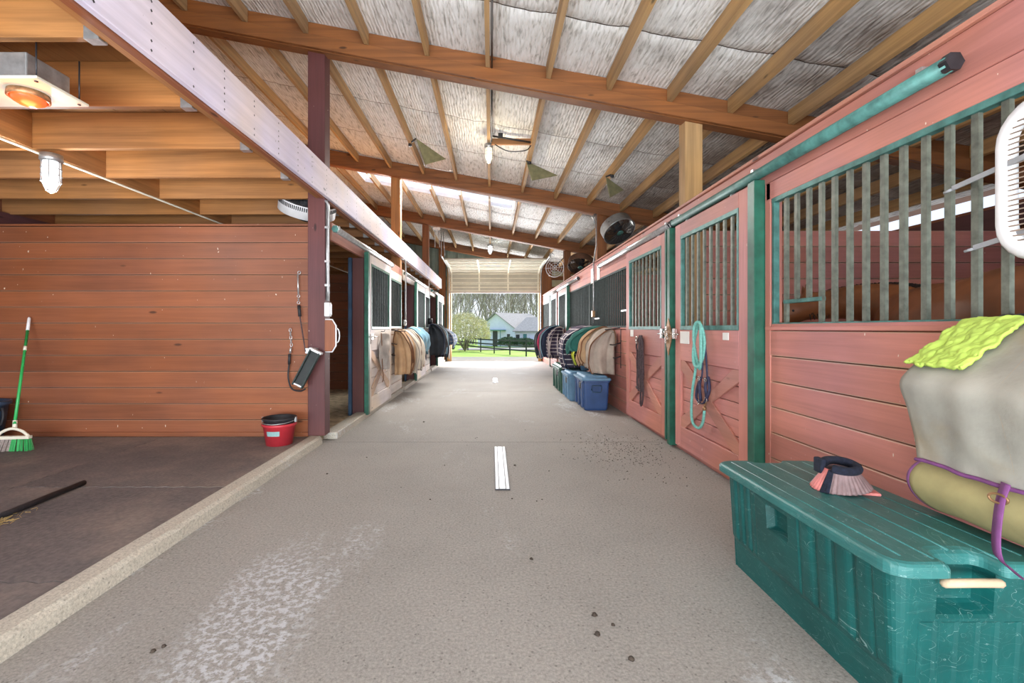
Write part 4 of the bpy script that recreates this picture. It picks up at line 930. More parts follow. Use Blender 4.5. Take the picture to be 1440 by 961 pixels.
# halters on far pale doors
for i, (y, lb) in enumerate(((11.0, 'brown halter and lead hanging on the second pale stall door'), (11.55, 'dark halter hanging beside the brown one, second pale stall door'))):
    t = thing('halter', (-1.68, y, .5), lb, 'halter')
    MB().tube(smooth_path([(-1.69, y, 1.2), (-1.67, y-.08, .95), (-1.67, y-.06, .65), (-1.66, y+.02, .45), (-1.67, y+.08, .7), (-1.68, y+.06, 1.0), (-1.69, y, 1.2)], 5), .014, 6, flat=.5).build('lead', 'cloth_brown' if i == 0 else 'navy_web', t)
    MB().ring((-1.67, y, .95), (1, 0, 0), .07, .012, 16, 6, sq=(1, 1.5)).build('noseband', 'cloth_brown' if i == 0 else 'navy_web', t)

# ------------------------------------------------------------------ storage bins
def bin_(x0, x1, y0, y1, h, matb, matl, label, lidknob=False):
    t = thing('storage_bin', ((x0+x1)/2, (y0+y1)/2, 0), label, 'bin', 'lidded plastic bins along the red wall')
    mb = MB(); ins = [(.045, 0), (.03, h*.06), (.012, h*.75), (.012, h*.80), (0, h*.81), (0, h*.86)]; vs = []; n0 = None
    for i, z in ins:
        p, nn = rounded_rect(x0+i, x1-i, y0+i, y1-i, .035, 5); vs += [(a, b, z) for a, b in p]; n0 = len(p)
    mb.add(vs, [(j*n0+k, j*n0+(k+1) % n0, (j+1)*n0+(k+1) % n0, (j+1)*n0+k) for j in range(len(ins)-1) for k in range(n0)]+[tuple(range(n0-1, -1, -1)), tuple((len(ins)-1)*n0+k for k in range(n0))]).build('tub', matb, t)
    mb = MB(); ins = [(-.01, h*.86), (-.015, h*.88), (-.012, h*.93), (.03, h*.94), (.045, h), (.08, h)]; vs = []
    for i, z in ins:
        p, nn = rounded_rect(x0+i, x1-i, y0+i, y1-i, .03, 5); vs += [(a, b, z) for a, b in p]; n0 = len(p)
    mb.add(vs, [(j*n0+k, j*n0+(k+1) % n0, (j+1)*n0+(k+1) % n0, (j+1)*n0+k) for j in range(len(ins)-1) for k in range(n0)]+[tuple(range(n0-1, -1, -1)), tuple((len(ins)-1)*n0+k for k in range(n0))]).build('lid', matl, t)
    cxm = (x0+x1)/2
    MB().tube([(cxm-.075, y0+.005, h*.60), (cxm-.07, y0-.012, h*.72), (cxm+.07, y0-.012, h*.72), (cxm+.075, y0+.005, h*.60), (cxm+.06, y0+.0, h*.53), (cxm-.06, y0+.0, h*.53), (cxm-.075, y0+.005, h*.60)], .009, 6).build('handle', 'navy_plastic' if 'green' not in matb else 'dark_green_plastic', t)
    for y in (y0+.16*(y1-y0), y0+.5*(y1-y0), y0+.84*(y1-y0)): MB().box(x0-.002, x0+.03, y-.03, y+.03, h*.08, h*.80).build('side_rib', matb, t, bevel=.008)
    MB().box(x0-.006, x0+.02, y0+.22*(y1-y0), y0+.4*(y1-y0), h*.60, h*.78).build('latch', 'black_rubber', t, bevel=.004)
bin_(1.385, 1.80, 6.88, 7.62, .53, 'blue_plastic', 'pale_blue_plastic', 'blue lidded storage bin nearest the red doors')
bin_(1.31, 1.72, 7.75, 8.45, .50, 'pale_blue_plastic', 'pale_blue_plastic', 'lighter blue storage bin between the blue and the green bins')
bin_(1.30, 1.80, 8.65, 9.75, .53, 'dark_green_plastic', 'dark_green_plastic', 'dark green storage bin farthest along the red wall')
solo('bucket', MB().lathe((1.72, 7.68, .0), (0, 0, 1), [(0, .0), (.11, 0), (.135, .50), (.14, .60), (.13, .60), (.12, .3), (.1, .02), (0, .02)], 20) if False else MB().lathe((1.66, 8.1, .50), (0, 0, 1), [(0, .0), (.07, 0), (.085, .15), (.09, .15), (.08, .13), (.065, .01), (0, .01)], 20), 'pale_blue_plastic', 'small pale blue pail standing on the lighter blue bin', 'bucket')

# ------------------------------------------------------------------ things hung on the red doors
def rope(name, path, r, mat, parent, n=6, m=8): return MB().tube(smooth_path(path, n), r, m).build(name, mat, parent)
lr = thing('lead_rope', (1.86, 4.05, .4), 'coiled aqua lead rope hanging on the nearest red stall door', 'rope')
Xr = 1.868
loop = []
for k in range(0, 46):
    a = k/15*2*math.pi; rr = 1+.06*math.sin(k*.7)
    loop.append((Xr-.022+.016*math.sin(a*1.5), 4.06+.085*math.cos(a)*rr, 1.10+.20*math.sin(a)*rr))
loop += [(Xr, 4.16, .9), (Xr-.01, 4.20, .70), (Xr, 4.25, .50), (Xr-.01, 4.20, .38), (Xr, 4.10, .35), (Xr, 4.02, .42), (Xr, 3.99, .53)]
rope('coil', loop, .0125, 'aqua_rope', lr, 3)
MB().tube([(Xr, 3.99, .53), (Xr, 3.99, .56)], .016, 8).ring((Xr, 3.985, .60), (1, 0, 0), .022, .005, 12, 6).tube([(Xr, 3.985, .56), (Xr, 3.985, .59)], .008, 8).build('snap', 'rust_bronze', lr)
h1 = thing('halter', (1.87, 4.02, .55), 'navy webbing halter hanging below the coiled aqua rope', 'halter')
hp = [[(Xr, 4.03, 1.2), (Xr, 4.03, .86), (Xr, 4.07, .80)], [(Xr, 3.99, 1.2), (Xr+.005, 3.95, .84), (Xr, 3.95, .80)],
      [(Xr, 4.07, .80), (Xr, 4.13, .70), (Xr-.01, 4.12, .62), (Xr, 4.05, .58), (Xr-.01, 3.95, .62), (Xr, 3.90, .72), (Xr, 3.92, .83), (Xr, 3.95, .80)],
      [(Xr, 4.07, .80), (Xr-.02, 4.04, .72), (Xr, 4.06, .60)], [(Xr, 3.95, .80), (Xr-.02, 3.93, .74), (Xr, 3.94, .62)]]
for q, p in enumerate(hp): MB().tube(smooth_path(p, 4), .014, 6, flat=.45).build(['crown_strap', 'crown_strap', 'noseband', 'cheek_strap', 'cheek_strap'][q], 'navy_web', h1)
for (y, z) in ((4.07, .80), (3.95, .80), (4.08, .59), (3.94, .63)): MB().ring((Xr-.012, y, z), (1, 0, 0), .018, .004, 12, 6).build('ring', 'chrome', h1)
h2 = thing('halter', (1.87, 5.75, .4), 'dark braided leather halter and lead hanging on the second red stall door', 'halter')
rn = random.Random(11)
for q in range(7):
    y = 5.70+.035*(q-3); pp = [(Xr, 5.70+.01*(q-3), 1.16)]
    for k in range(1, 7): pp.append((Xr-.012*rn.random(), y+rn.uniform(-.03, .03), 1.16-.115*k+rn.uniform(-.02, .02)))
    if q % 3 == 0: pp.append((Xr, y+.06, .50))
    MB().tube(smooth_path(pp, 4), .012, 6, flat=.7).build('strap', 'dark_rope', h2)
rope('lead', [(Xr, 5.66, 1.16), (Xr-.01, 5.62, .8), (Xr, 5.60, .5), (Xr, 5.64, .32), (Xr, 5.70, .3), (Xr, 5.69, .5)], .012, 'dark_rope', h2)
MB().ring((Xr-.01, 5.82, 1.10), (1, 0, 0), .045, .008, 16, 6, sq=(.7, 1)).build('ring', 'chrome', h2)
lt = thing('door_latch', (1.87, 4.82, 1.17), 'bronze plate and chrome bolts latching the two near red doors together', 'latch')
MB().prism([(4.80-.10, 1.17), (4.80, 1.36), (4.90, 1.17), (4.80, .96)], 'x', 1.872, 1.862).build('plate', 'rust_bronze', lt, bevel=.003)
for y in (4.66, 5.0):
    MB().tube([(1.87, y-.10, 1.19), (1.87, y+.10, 1.19)], .010, 8).build('bolt', 'chrome', lt)
    MB().box(1.862, 1.89, y-.035, y+.035, 1.14, 1.25).build('bolt_bracket', 'chrome', lt, bevel=.004)
for k in range(5): MB().ring((1.852, 4.82+.02*math.sin(k*2), 1.25-.035*k), (1, k % 2, 0), .018, .005, 10, 6).build('chain_link', 'chrome', lt)
for (y, z, w, h_, lb) in ((4.45, 1.16, .20, .12, 'white name card on the nearest red door beside the latch'), (3.67, 1.185, .09, .06, 'small white card on the nearest red door beside the green jamb'), (6.12, 1.185, .12, .09, 'white name card on the second red door')):
    solo('name_card', MB().box(1.886, 1.894, y-w/2, y+w/2, z-h_/2, z+h_/2), 'paper', lb, 'card', bevel=.002)
for (y, z, lb) in ((8.75, 2.27, 'white paper notice pinned to the header board, farther of the pair'), (8.25, 2.28, 'white paper notice pinned to the header board, nearer of the pair')):
    solo('paper_notice', MB().box(1.936, 1.942, y-.11, y+.11, z-.15, z+.13), 'paper', lb, 'paper')

# ------------------------------------------------------------------ box fan strapped to the near bars
bf = thing('box_fan', (1.9, 1.45, 1.53), 'white framed box fan strapped to the near window bars', 'fan')
fy0, fy1, fz0, fz1, fd = 1.18, 1.70, 1.52, 2.05, 1.925
p, _ = rounded_rect(fy0, fy1, fz0, fz1, .12, .6)
fr = [(fd, a, b) for a, b in p]+[(fd, *p[0])]
MB().tube(fr, .026, 10, False, flat=1.3).build('frame', 'white_plastic', bf)
wire = MB()
for k in range(26):
    z = fz0+.03+k*(fz1-fz0-.06)/25; ins = .02+(.10-math.sqrt(max(0, .01-(max(0, .10-(z-fz0), .10-(fz1-z)))**2)) if (z-fz0 < .1 or fz1-z < .1) else 0)
    wire.tube([(fd-.018, fy0+ins, z), (fd-.018, fy1-ins, z)], .0028, 5)
for k in (1, 2, 3): wire.tube([(fd-.014, fy0+k*.13, fz0+.02), (fd-.014, fy0+k*.13, fz1-.02)], .003, 5)
wire.build('grille', 'wire_brown', bf)
for k in range(5):
    a = k*2*math.pi/5; c = Vector((fd+.01, (fy0+fy1)/2, (fz0+fz1)/2)); d1 = Vector((0, math.cos(a), math.sin(a))); d2 = Vector((.25, -math.sin(a), math.cos(a))).normalized()
    MB().obox(c+d1*.11, d1, d2, d1.cross(d2), .09, .055, .003).build('blade', 'siding_green', bf)
MB().lathe((fd-.01, (fy0+fy1)/2, (fz0+fz1)/2), (1, 0, 0), [(0, 0), (.045, 0), (.045, .05), (0, .05)], 16).build('motor', 'black_metal', bf)
for (za, zb, lb) in ((1.87, 1.85, 'upper grey strap tying the box fan to the bars'), (1.605, 1.60, 'lower grey strap tying the box fan to the bars')):
    y0_ = 1.86 if za > 1.7 else 1.775
    solo('zip_strap', MB().bar((1.945, y0_+.06, za-.03), (1.88, y0_-.35, zb+.02), .006, .020).tube([(1.94, y0_+.06, za-.035), (1.94, y0_+.09, za-.04)], .006, 6), 'grey_strap', lb, 'strap')

# ------------------------------------------------------------------ round drum fans
def drum_fan(loc, axis, Rf, label, body='chrome', face='wire_brown', depth=.2, mount=None):
    t = thing('drum_fan', loc, label, 'fan', 'round barn fans on the roof posts')
    ax = Vector(axis).normalized()
    MB().lathe(loc, ax, [(Rf*.9, -depth/2), (Rf, -depth/2+.01), (Rf, depth/2-.01), (Rf*1.03, depth/2), (Rf*.96, depth/2), (Rf*.95, depth/2-.01), (Rf*.94, -depth/2+.02)], 40).build('drum', body, t)
    g = MB(); cc = Vector(loc)+ax*depth/2
    for k in range(1, 20): g.ring(cc+ax*.03*math.sqrt(1-(k/20)**2), ax, Rf*k/20, .0035, 28, 5)
    u = ax.orthogonal().normalized(); w = ax.cross(u)
    for k in range(16):
        a = k*math.pi/8; d = u*math.cos(a)+w*math.sin(a); g.tube([cc+ax*.03, cc+d*Rf*.5+ax*.026, cc+d*Rf*.97], .0035, 5)
    g.build('front_guard', 'black_metal', t)
    g = MB(); cc = Vector(loc)-ax*depth/2
    for k in range(1, 7): g.ring(cc, ax, Rf*k/7, .004, 24, 5)
    g.lathe(cc, ax, [(0, -.08), (.09, -.08), (.09, .12), (0, .12)], 18)
    g.build('rear_guard', 'black_metal', t)
    for k in range(4):
        a = k*math.pi/2; d = u*math.cos(a)+w*math.sin(a); e = (ax.cross(d)*1+ax*.5).normalized()
        MB().obox(Vector(loc)+d*Rf*.5, d, e, d.cross(e), Rf*.38, Rf*.25, .003).build('blade', 'rust_bronze', t)
    MB().lathe(Vector(loc)+ax*(depth/2+.03), ax, [(0, .012), (Rf*.2, .012), (Rf*.2, 0)], 20).build('badge', 'teal_metal', t)
    if mount:
        m0 = Vector(mount); MB().tube([m0, Vector(loc)-ax*depth*.2-(Vector(loc)-m0).normalized()*Rf*.9], .016, 8).tube([m0, Vector(loc)+u*Rf], .012, 6).build('bracket', 'black_metal', t)
    return t
drum_fan((2.42, 8.75, 3.17), (.25, -.55, -.75), .31, 'round silver drum fan on the post above the dark barred window', body='galvanised', mount=(2.2, 9.03, 3.2))
drum_fan((2.50, 12.7, 3.05), (-.2, -.5, -.85), .36, 'farther round fan on the post near the overhead door', body='siding_dark', mount=(2.25, 13.12, 3.2))
drum_fan((-2.17, 5.38, 2.69), (.3, -.42, .85), .32, 'white round barn fan tucked behind the grooming bay corner post', body='white_plastic', depth=.16, mount=(-1.95, 5.12, 2.6))
_wf = [o for o in bpy.data.objects if o.name.startswith('drum_fan')][-1]
_wf = bpy.data.objects['drum_fan.002']
_ax = Vector((.3, -.42, .85)).normalized(); _u = _ax.orthogonal().normalized(); _w = _ax.cross(_u); _c = Vector((-2.17, 5.38, 2.69)); _m = MB()
for k in range(90):
    a = k*math.pi/45; d = _u*math.cos(a)+_w*math.sin(a); _m.obox(_c+d*.319+_ax*.045, d, _ax, d.cross(_ax), .004, .022, .0055)
_o = _m.build('vent_slots', 'black_metal', _wf); _o['kind'] = 'stuff'
# vent slots on the white fan
def white_oval(): pass
ff = thing('wall_fan', (1.92, 13.4, 2.9), 'white round caged fan on the post beside the overhead door tracks', 'fan')
for k in (1, 2, 3, 4): MB().ring((1.85, 13.3, 3.02), (-.5, -1, -.1), .27*k/4, .012 if k == 4 else .005, 28, 6).build('guard_ring', 'white_plastic', ff)
for k in range(8):
    a = k*math.pi/4; MB().tube([(1.85, 13.3, 3.02), (1.85+.25*math.cos(a), 13.3-.12*math.cos(a), 3.02+.25*math.sin(a))], .005, 5).build('spoke', 'white_plastic', ff)
MB().tube([(1.85, 13.32, 3.05), (2.1, 13.25, 3.3), (2.1, 13.2, 3.5)], .014, 6).build('bracket', 'black_metal', ff)

# ------------------------------------------------------------------ lamps
def jar_lamp(loc, label, glass, power, col, h=.24, base='galvanised', r=.055):
    t = thing('cage_lamp', loc, label, 'lamp', 'caged jelly-jar lamps')
    x, y, z = loc
    MB().lathe((x, y, z), (0, 0, -1), [(0, 0), (r*1.15, 0), (r*1.2, .05), (r*1.05, .06), (0, .06)], 20).build('base', base, t)
    MB().lathe((x, y, z), (0, 0, -1), [(r*.85, .06), (r*.9, .12), (r*.85, h*.75), (r*.5, h*.93), (0, h*.97)], 18).build('glass_jar', glass, t)
    g = MB()
    for k in range(6):
        a = k*math.pi/3; g.tube([(x+r*math.cos(a), y+r*math.sin(a), z-.055), (x+r*1.02*math.cos(a), y+r*1.02*math.sin(a), z-h*.75), (x+r*.5*math.cos(a), y+r*.5*math.sin(a), z-h), (x, y, z-h*1.06)], .0035, 5)
    for q in (.4, .58, .76): g.ring((x, y, z-h*q), (0, 0, 1), r*1.03, .0035, 20, 5)
    g.ring((x, y, z-h*1.0), (0, 0, 1), r*.5, .0035, 14, 5)
    g.build('wire_cage', 'galvanised', t)
    d = bpy.data.lights.new('bulb', 'POINT'); d.energy = power; d.color = col; d.shadow_soft_size = .05
    o = bpy.data.objects.new('bulb', d); C.objects.link(o); o.parent = t; o.location = (0, 0, -h-.12)
    return t
jar_lamp((-3.52, 3.64, 2.64), 'lit caged lamp under the joists of the grooming bay', 'lamp_glass', 34, (.95, .97, 1), .29, r=.062)
jar_lamp((-.04, 6.85, 4.02), 'warm caged lamp hanging from the purlin in the middle of the roof', 'warm_lamp_glass', 16, (1, .85, .6), .27, 'galvanised', .055)
jar_lamp((-.04, 15.0, 4.02), 'caged lamp over the raised overhead door', 'lamp_glass', 10, (.9, .97, 1), .30, r=.08)
solo('lamp_block', MB().box(.0, .6, 6.75, 6.79, 3.98, 4.07), 'pine_x', 'short wooden block between two purlins beside the middle roof lamp', 'block', bevel=.003)
solo('lamp_conduit', MB().tube([(.02, 6.72, 4.09), (.58, 6.72, 4.0)], .014, 6).tube(smooth_path([(.05, 6.7, 3.96), (.25, 6.7, 3.86), (.5, 6.7, 3.87), (.58, 6.72, 3.95)], 5), .008, 6).box(.10, .17, 6.70, 6.76, 4.07, 4.13), 'black_metal', 'black cable and fitting beside the middle roof lamp', 'cable')
solo('power_cable', MB().tube([(.005, 2.5, 4.03), (.005, 4.85, 4.03)], .010, 6).tube([(.005, 5.05, 4.02), (.005, 6.8, 4.02)], .010, 6), 'black_metal', 'black power cable running along the middle roof purlin', 'cable')
# heater with a red lens
ht = thing('heat_lamp', (-2.55, 2.4, 2.5), 'cream and grey box heat lamp with glowing red lens under the bay joists', 'heater')
MB().box(-3.1, -2.27, 2.27, 2.57, 2.50, 2.515).build('face_plate', 'cream_metal', ht, bevel=.003)
MB().box(-2.99, -2.35, 2.30, 2.54, 2.515, 2.65).build('housing', 'galvanised', ht, bevel=.006)
MB().lathe((-2.46, 2.42, 2.50), (0, 0, -1), [(0, .0), (.085, 0), (.088, .03), (.078, .035), (.075, .01)], 28).build('lens_ring', 'rust_bronze', ht)
MB().lathe((-2.46, 2.42, 2.50), (0, 0, -1), [(.074, .008), (.068, .045), (.04, .062), (0, .068)], 28).build('lens', 'red_lens', ht)
for (x, y) in ((-2.3, 2.3), (-2.3, 2.54)): MB().tube([(x, y, 2.515), (x, y, 2.74)], .004, 5).lathe((x, y, 2.5), (0, 0, -1), [(0, .004), (.008, .004), (.008, 0)], 8).build('hanger', 'black_metal', ht)
ld = bpy.data.lights.new('heat_glow', 'POINT'); ld.energy = 5; ld.color = (1, .25, .08); ld.shadow_soft_size = .07
lo = bpy.data.objects.new('heat_glow', ld); C.objects.link(lo); lo.parent = ht; lo.location = (.09, .02, -.12)

# olive plates hanging under the insulation
for i, pts_ in enumerate([[(-1.24, 7.5, 4.38), (-.79, 7.9, 4.19), (-1.12, 7.7, 4.02)], [(.56, 7.3, 3.93), (1.09, 7.5, 3.77), (.65, 7.3, 3.62)], [(1.81, 7.2, 3.646), (2.12, 7.3, 3.47), (1.85, 7.1, 3.29)]]):
    t = thing('deflector_plate', pts_[0], ['olive sheet plate hanging under the insulation, nearest the pale stalls', 'olive sheet plate hanging under the insulation beside the middle roof lamp', 'small olive sheet plate hanging under the insulation near the drum fan'][i], 'plate', 'olive plates under the roof')
    nrm_ = (Vector(pts_[1])-Vector(pts_[0])).cross(Vector(pts_[2])-Vector(pts_[0])).normalized()*.006
    v = [Vector(q)-nrm_ for q in pts_]+[Vector(q)+nrm_ for q in pts_]
    MB().add(v, [(0, 1, 2), (5, 4, 3), (0, 3, 4, 1), (1, 4, 5, 2), (2, 5, 3, 0)]).build('plate', 'olive_sheet', t)
    p0 = Vector(pts_[0]); px_ = [-1.34, .61, 1.91][i]; MB().tube([p0, (px_, p0.y, ROOF(px_)-.15)], .014, 6).lathe((px_, p0.y, ROOF(px_)-.2), (0, 0, 1), [(0, 0), (.03, 0), (.03, .04), (0, .04)], 10).build('bracket', 'black_metal', t)

# ------------------------------------------------------------------ conduits and boxes on posts
ec = thing('electrical_conduit', (-1.79, 4.93, 1.4), 'grey electrical conduit with outlet box running down the grooming bay corner post', 'conduit')
MB().tube(smooth_path([(-1.85, 4.98, 2.66), (-1.80, 4.96, 2.63), (-1.775, 4.96, 2.56), (-1.775, 4.96, 2.3), (-1.78, 4.96, 1.55)], 4), .013, 8).build('pipe', 'galvanised', ec)
MB().tube([(-1.80, 4.985, 2.65), (-1.80, 4.985, 1.56)], .011, 8).build('pipe', 'galvanised', ec)
for z in (2.35, 1.98, 1.72): MB().box(-1.812, -1.765, 4.945, 4.975, z-.012, z+.012).build('clamp', 'galvanised', ec)
o = MB().box(-1.812, -1.755, 4.93, 5.0, 1.38, 1.53).box(-1.755, -1.745, 4.94, 4.99, 1.395, 1.515).build('outlet_box', 'white_plastic', ec, bevel=.005)
hb = thing('hoof_pick_box', (-1.80, 5.0, 1.0), 'octagonal red-faced box with pale rim and pull handle on the corner post', 'box')
oc = [(4.90+.05, 1.0), (4.90, 1.06), (4.90, 1.27), (4.95, 1.34), (5.08, 1.34), (5.12, 1.27), (5.12, 1.06), (5.08, 1.0)]
MB().prism([(-1.81, 1.0), (-1.81, 1.34), (-1.735, 1.34), (-1.70, 1.28), (-1.70, 1.06), (-1.735, 1.0)], 'y', 4.935, 4.985).build('face', 'bay_red_wood_z', hb, bevel=.006)
MB().tube([(-1.81, 4.96, 1.345), (-1.735, 4.96, 1.345), (-1.695, 4.96, 1.28), (-1.695, 4.96, 1.06), (-1.735, 4.96, .995), (-1.81, 4.96, .995)], .010, 6).build('rim', 'white_plastic', hb)
MB().tube(smooth_path([(-1.695, 4.96, 1.25), (-1.665, 4.96, 1.23), (-1.655, 4.96, 1.17), (-1.665, 4.96, 1.11), (-1.695, 4.96, 1.09)], 4), .008, 8).build('handle', 'galvanised', hb)
ct2 = thing('electrical_conduit', (2.08, 8.93, 1.5), 'dark conduit and box running down in front of the barred window below the drum fan', 'conduit')
MB().tube([(1.92, 8.55, 3.5 if False else 2.5), (1.92, 8.55, 1.35)], .014, 8).tube([(2.07, 8.98, 3.6), (2.07, 8.98, 2.9), (1.92, 8.55, 2.5)], .012, 8).build('pipe', 'galvanised', ct2)
MB().box(1.89, 1.94, 8.5, 8.62, 1.46, 1.58).build('outlet_box', 'rust_bronze', ct2, bevel=.004)
MB().tube([(2.04, 8.95, 3.5), (1.98, 8.9, 3.42), (2.03, 8.92, 3.3)], .02, 6).build('light_bracket', 'galvanised', ct2)
ct3 = thing('electrical_conduit', (-1.72, 9.15, 1.3), 'silver conduit with round box running down the post beside the cream blanket', 'conduit')
MB().tube(smooth_path([(-1.80, 9.05, 2.62), (-1.73, 9.02, 2.6), (-1.70, 9.02, 2.5), (-1.70, 9.02, 1.4)], 4), .016, 8).build('pipe', 'galvanised', ct3)
MB().lathe((-1.74, 9.02, 1.36), (1, 0, 0), [(0, 0), (.06, 0), (.06, .05), (0, .06)], 16).build('outlet_box', 'galvanised', ct3)
solo('conduit_box', MB().lathe((-1.80, 13.0, 1.45), (1, 0, 0), [(0, 0), (.09, 0), (.09, .1), (0, .12)], 16), 'black_metal', 'dark round outlet box above the black quilted blanket', 'box')

# ------------------------------------------------------------------ grooming bay contents
br = thing('broom', (-4.6, 4.45, .07), 'green-handled broom with split grey and green bristles leaning on the plank wall', 'broom')
top = Vector((-5.04, 4.965, 1.37)); bot = Vector((-4.63, 4.42, .32)); dd = (top-bot).normalized()
MB().tube([bot-dd*.0, top-dd*.17], .013, 10).build('handle', 'green_plastic', br)
MB().tube([top-dd*.17, top-dd*.02, top], [.0145, .0145, .010], 10).build('grip', 'white_plastic', br)
MB().tube([top-dd*.42, top-dd*.37], .0145, 10).build('label_band', 'cream_metal', br)
hx_ = Vector((1, .12, 0)).normalized()
hd = MB(); hd.tube([bot+dd*.04, bot-Vector((0, 0, .05))], .018, 8)
hc = Vector((-4.63, 4.40, .0))
hd.tube(smooth_path([hc+hx_*-.15+Vector((0, 0, .19)), hc+hx_*-.09+Vector((0, 0, .25)), hc+Vector((0, 0, .28)), hc+hx_*.09+Vector((0, 0, .25)), hc+hx_*.15+Vector((0, 0, .19))], 4), .014, 8)
hd.obox(hc+Vector((0, 0, .195)), hx_, Vector((-.12, 1, 0)).normalized(), Vector((0, 0, 1)), .155, .022, .014); hd.build('head', 'cream_metal', br)
for s_, mt in ((-1, 'grey_bristle'), (1, 'green_plastic')):
    mb = MB(); rn = random.Random(4)
    for k in range(90):
        a = rn.random(); q = rn.uniform(-.018, .018)
        x = a*.15*s_; p0 = hc+hx_*x+Vector((0, q, .185)); p1 = hc+hx_*(x*1.22)+Vector((0, q*1.8-.02, .07)); mb.tube([p0, (p0+p1)/2+Vector((0, 0, 0)), p1], .0028, 4, False)
    o = mb.build('bristles', mt, br, fix=False); o['kind'] = 'stuff'
def pail(c, r0, r1, h, mat, name, label, inner=None, lab=None, handle=True, oval=1.0):
    t = thing(name, c, label, 'bucket')
    prof = [(0, 0), (r0, 0), (r0+(r1-r0)*.85, h*.85), (r1*1.0, h*.86), (r1*1.06, h*.90), (r1*1.06, h*.97), (r1, h), (r1*.96, h*.98), (r0*.95, .02), (0, .02)]
    o = MB().lathe(c, (0, 0, 1), prof, 36).build('body', mat, t)
    if inner:
        MB().lathe((c[0], c[1], c[2]+.04), (0, 0, 1), [(r1*.90, h*.8), (r1*.97, h*.97), (r1*1.05, h*1.0), (r1*1.05, h*1.06), (r1*.98, h*1.08), (r1*.93, h*1.0), (r0*.85, h*.2), (0, h*.2)], 36).build('inner_bucket', inner, t)
    if lab:
        MB().grid(lambda u, v: (c[0]+math.cos(R(-115)+R(50)*u)*(r0+(r1-r0)*(.45+.25*v)+.004), c[1]+math.sin(R(-115)+R(50)*u)*(r0+(r1-r0)*(.45+.25*v)+.004), c[2]+h*(.48+.22*v)), 10, 3).build('label', lab, t)
    if handle:
        z = c[2]+h*.93+(.04 if inner else 0)
        MB().tube(smooth_path([(c[0]-r1*1.05, c[1], z), (c[0]-r1*.7, c[1]-r1*.8, z-.01), (c[0], c[1]-r1*1.12, z-.015), (c[0]+r1*.7, c[1]-r1*.8, z-.01), (c[0]+r1*1.05, c[1], z)], 5), .004, 6).build('bail_handle', 'galvanised', t)
        for s_ in (-1, 1): MB().box(c[0]+s_*r1*1.0, c[0]+s_*r1*1.12, c[1]-.015, c[1]+.015, z-.02, z+.03).build('ear', 'galvanised', t, bevel=.003)
    return t
pail((-2.17, 4.66, .068), .125, .158, .22, 'red_plastic', 'feed_bucket', 'red feed bucket with a black bucket nested inside, beside the curb', 'black_rubber', 'teal_label')
mt_ = thing('muck_tub', (-5.3, 4.70, .068), 'large dark blue muck tub with rope handles in the bay corner', 'tub')
MB().lathe((-5.3, 4.68, .068), (0, 0, 1), [(0, 0), (.19, 0), (.235, .38), (.26, .385), (.262, .42), (.245, .425), (.23, .39), (.185, .02), (0, .02)], 40).build('body', 'navy_plastic', mt_)
MB().tube(smooth_path([(-5.05, 4.66, .40), (-4.99, 4.64, .43), (-4.955, 4.62, .36), (-4.98, 4.62, .27), (-5.04, 4.64, .29)], 5), .012, 8).build('rope_handle', 'black_rubber', mt_)
solo('rubber_pole', MB().tube([(-3.02, 2.2, .088), (-3.04, 2.82, .088), (-3.07, 3.43, .088)], .019, 10), 'black_rubber', 'long black rubber pole lying on the bay mats', 'pole')
sw_ = MB(); rn = random.Random(9)
for k in range(120):
    x = rn.gauss(-3.0, .045); y = rn.gauss(2.72, .09); a = rn.uniform(0, 3.1); L = rn.uniform(.02, .05)
    sw_.tube([(x, y, .072+rn.random()*.006), (x+math.cos(a)*L, y+math.sin(a)*L, .073+rn.random()*.01)], .0016, 4, False)
solo('spilled_straw', sw_, 'straw', 'small patch of orange straw beside the rubber pole', 'straw', kind='stuff', fix=False)
# folded saddle rack on the corner post
sr = thing('saddle_rack', (-2.0, 4.88, .75), 'folded metal saddle rack hanging slanted on the grooming bay corner post', 'rack')
a = Vector((-1.86, 4.84, 1.01)); b_ = Vector((-2.04, 4.80, .64)); d = (a-b_); L = d.length; d.normalize(); s1 = Vector((0, -1, 0)); s2 = d.cross(s1).normalized()
c = (a+b_)/2
MB().obox(c, d, s2, s1, L/2, .048, .006).build('back_plate', 'fence_black', sr, bevel=.002)
for q in (-1, 1): MB().obox(c+s2*.052*q+s1*.02, d, s2, s1, L/2, .007, .026).build('side_rail', 'dark_bar', sr, bevel=.002)
MB().obox(c+d*L/2+s1*.015, d, s2, s1, .012, .07, .03).build('top_bracket', 'white_plastic', sr, bevel=.003)
MB().obox(c-d*L*.46+s1*.015, d, s2, s1, .010, .045, .02).build('foot', 'galvanised', sr, bevel=.003)
MB().box(-1.99, -1.88, 4.86, 4.95, .98, 1.04).build('mount', 'galvanised', sr, bevel=.003)
# cross ties
ct = thing('cross_tie', (-2.08, 4.95, 1.1), 'taut dark cross tie with silver snap hung high on the plank wall', 'tie')
MB().ring((-2.10, 4.975, 1.86), (0, 1, 0), .016, .004, 12, 6).build('eye_bolt', 'galvanised', ct)
MB().tube([(-2.105, 4.95, 1.84), (-2.095, 4.94, 1.62)], .009, 8).build('snap', 'galvanised', ct)
for k in range(3): MB().ring((-2.093, 4.94, 1.60-.035*k), (k % 2, 1-k % 2, 0), .014, .004, 12, 6).build('chain_link', 'galvanised', ct)
MB().tube([(-2.09, 4.94, 1.50), (-2.075, 4.93, 1.38)], .018, 8).build('sleeve', 'black_rubber', ct)
MB().tube(smooth_path([(-2.075, 4.93, 1.38), (-2.03, 4.90, 1.18), (-1.985, 4.86, 1.0)], 4), .007, 8).build('cord', 'dark_rope', ct)
ct = thing('cross_tie', (-2.2, 4.95, .8), 'slack black cross tie drooping from a chain, lower on the plank wall', 'tie')
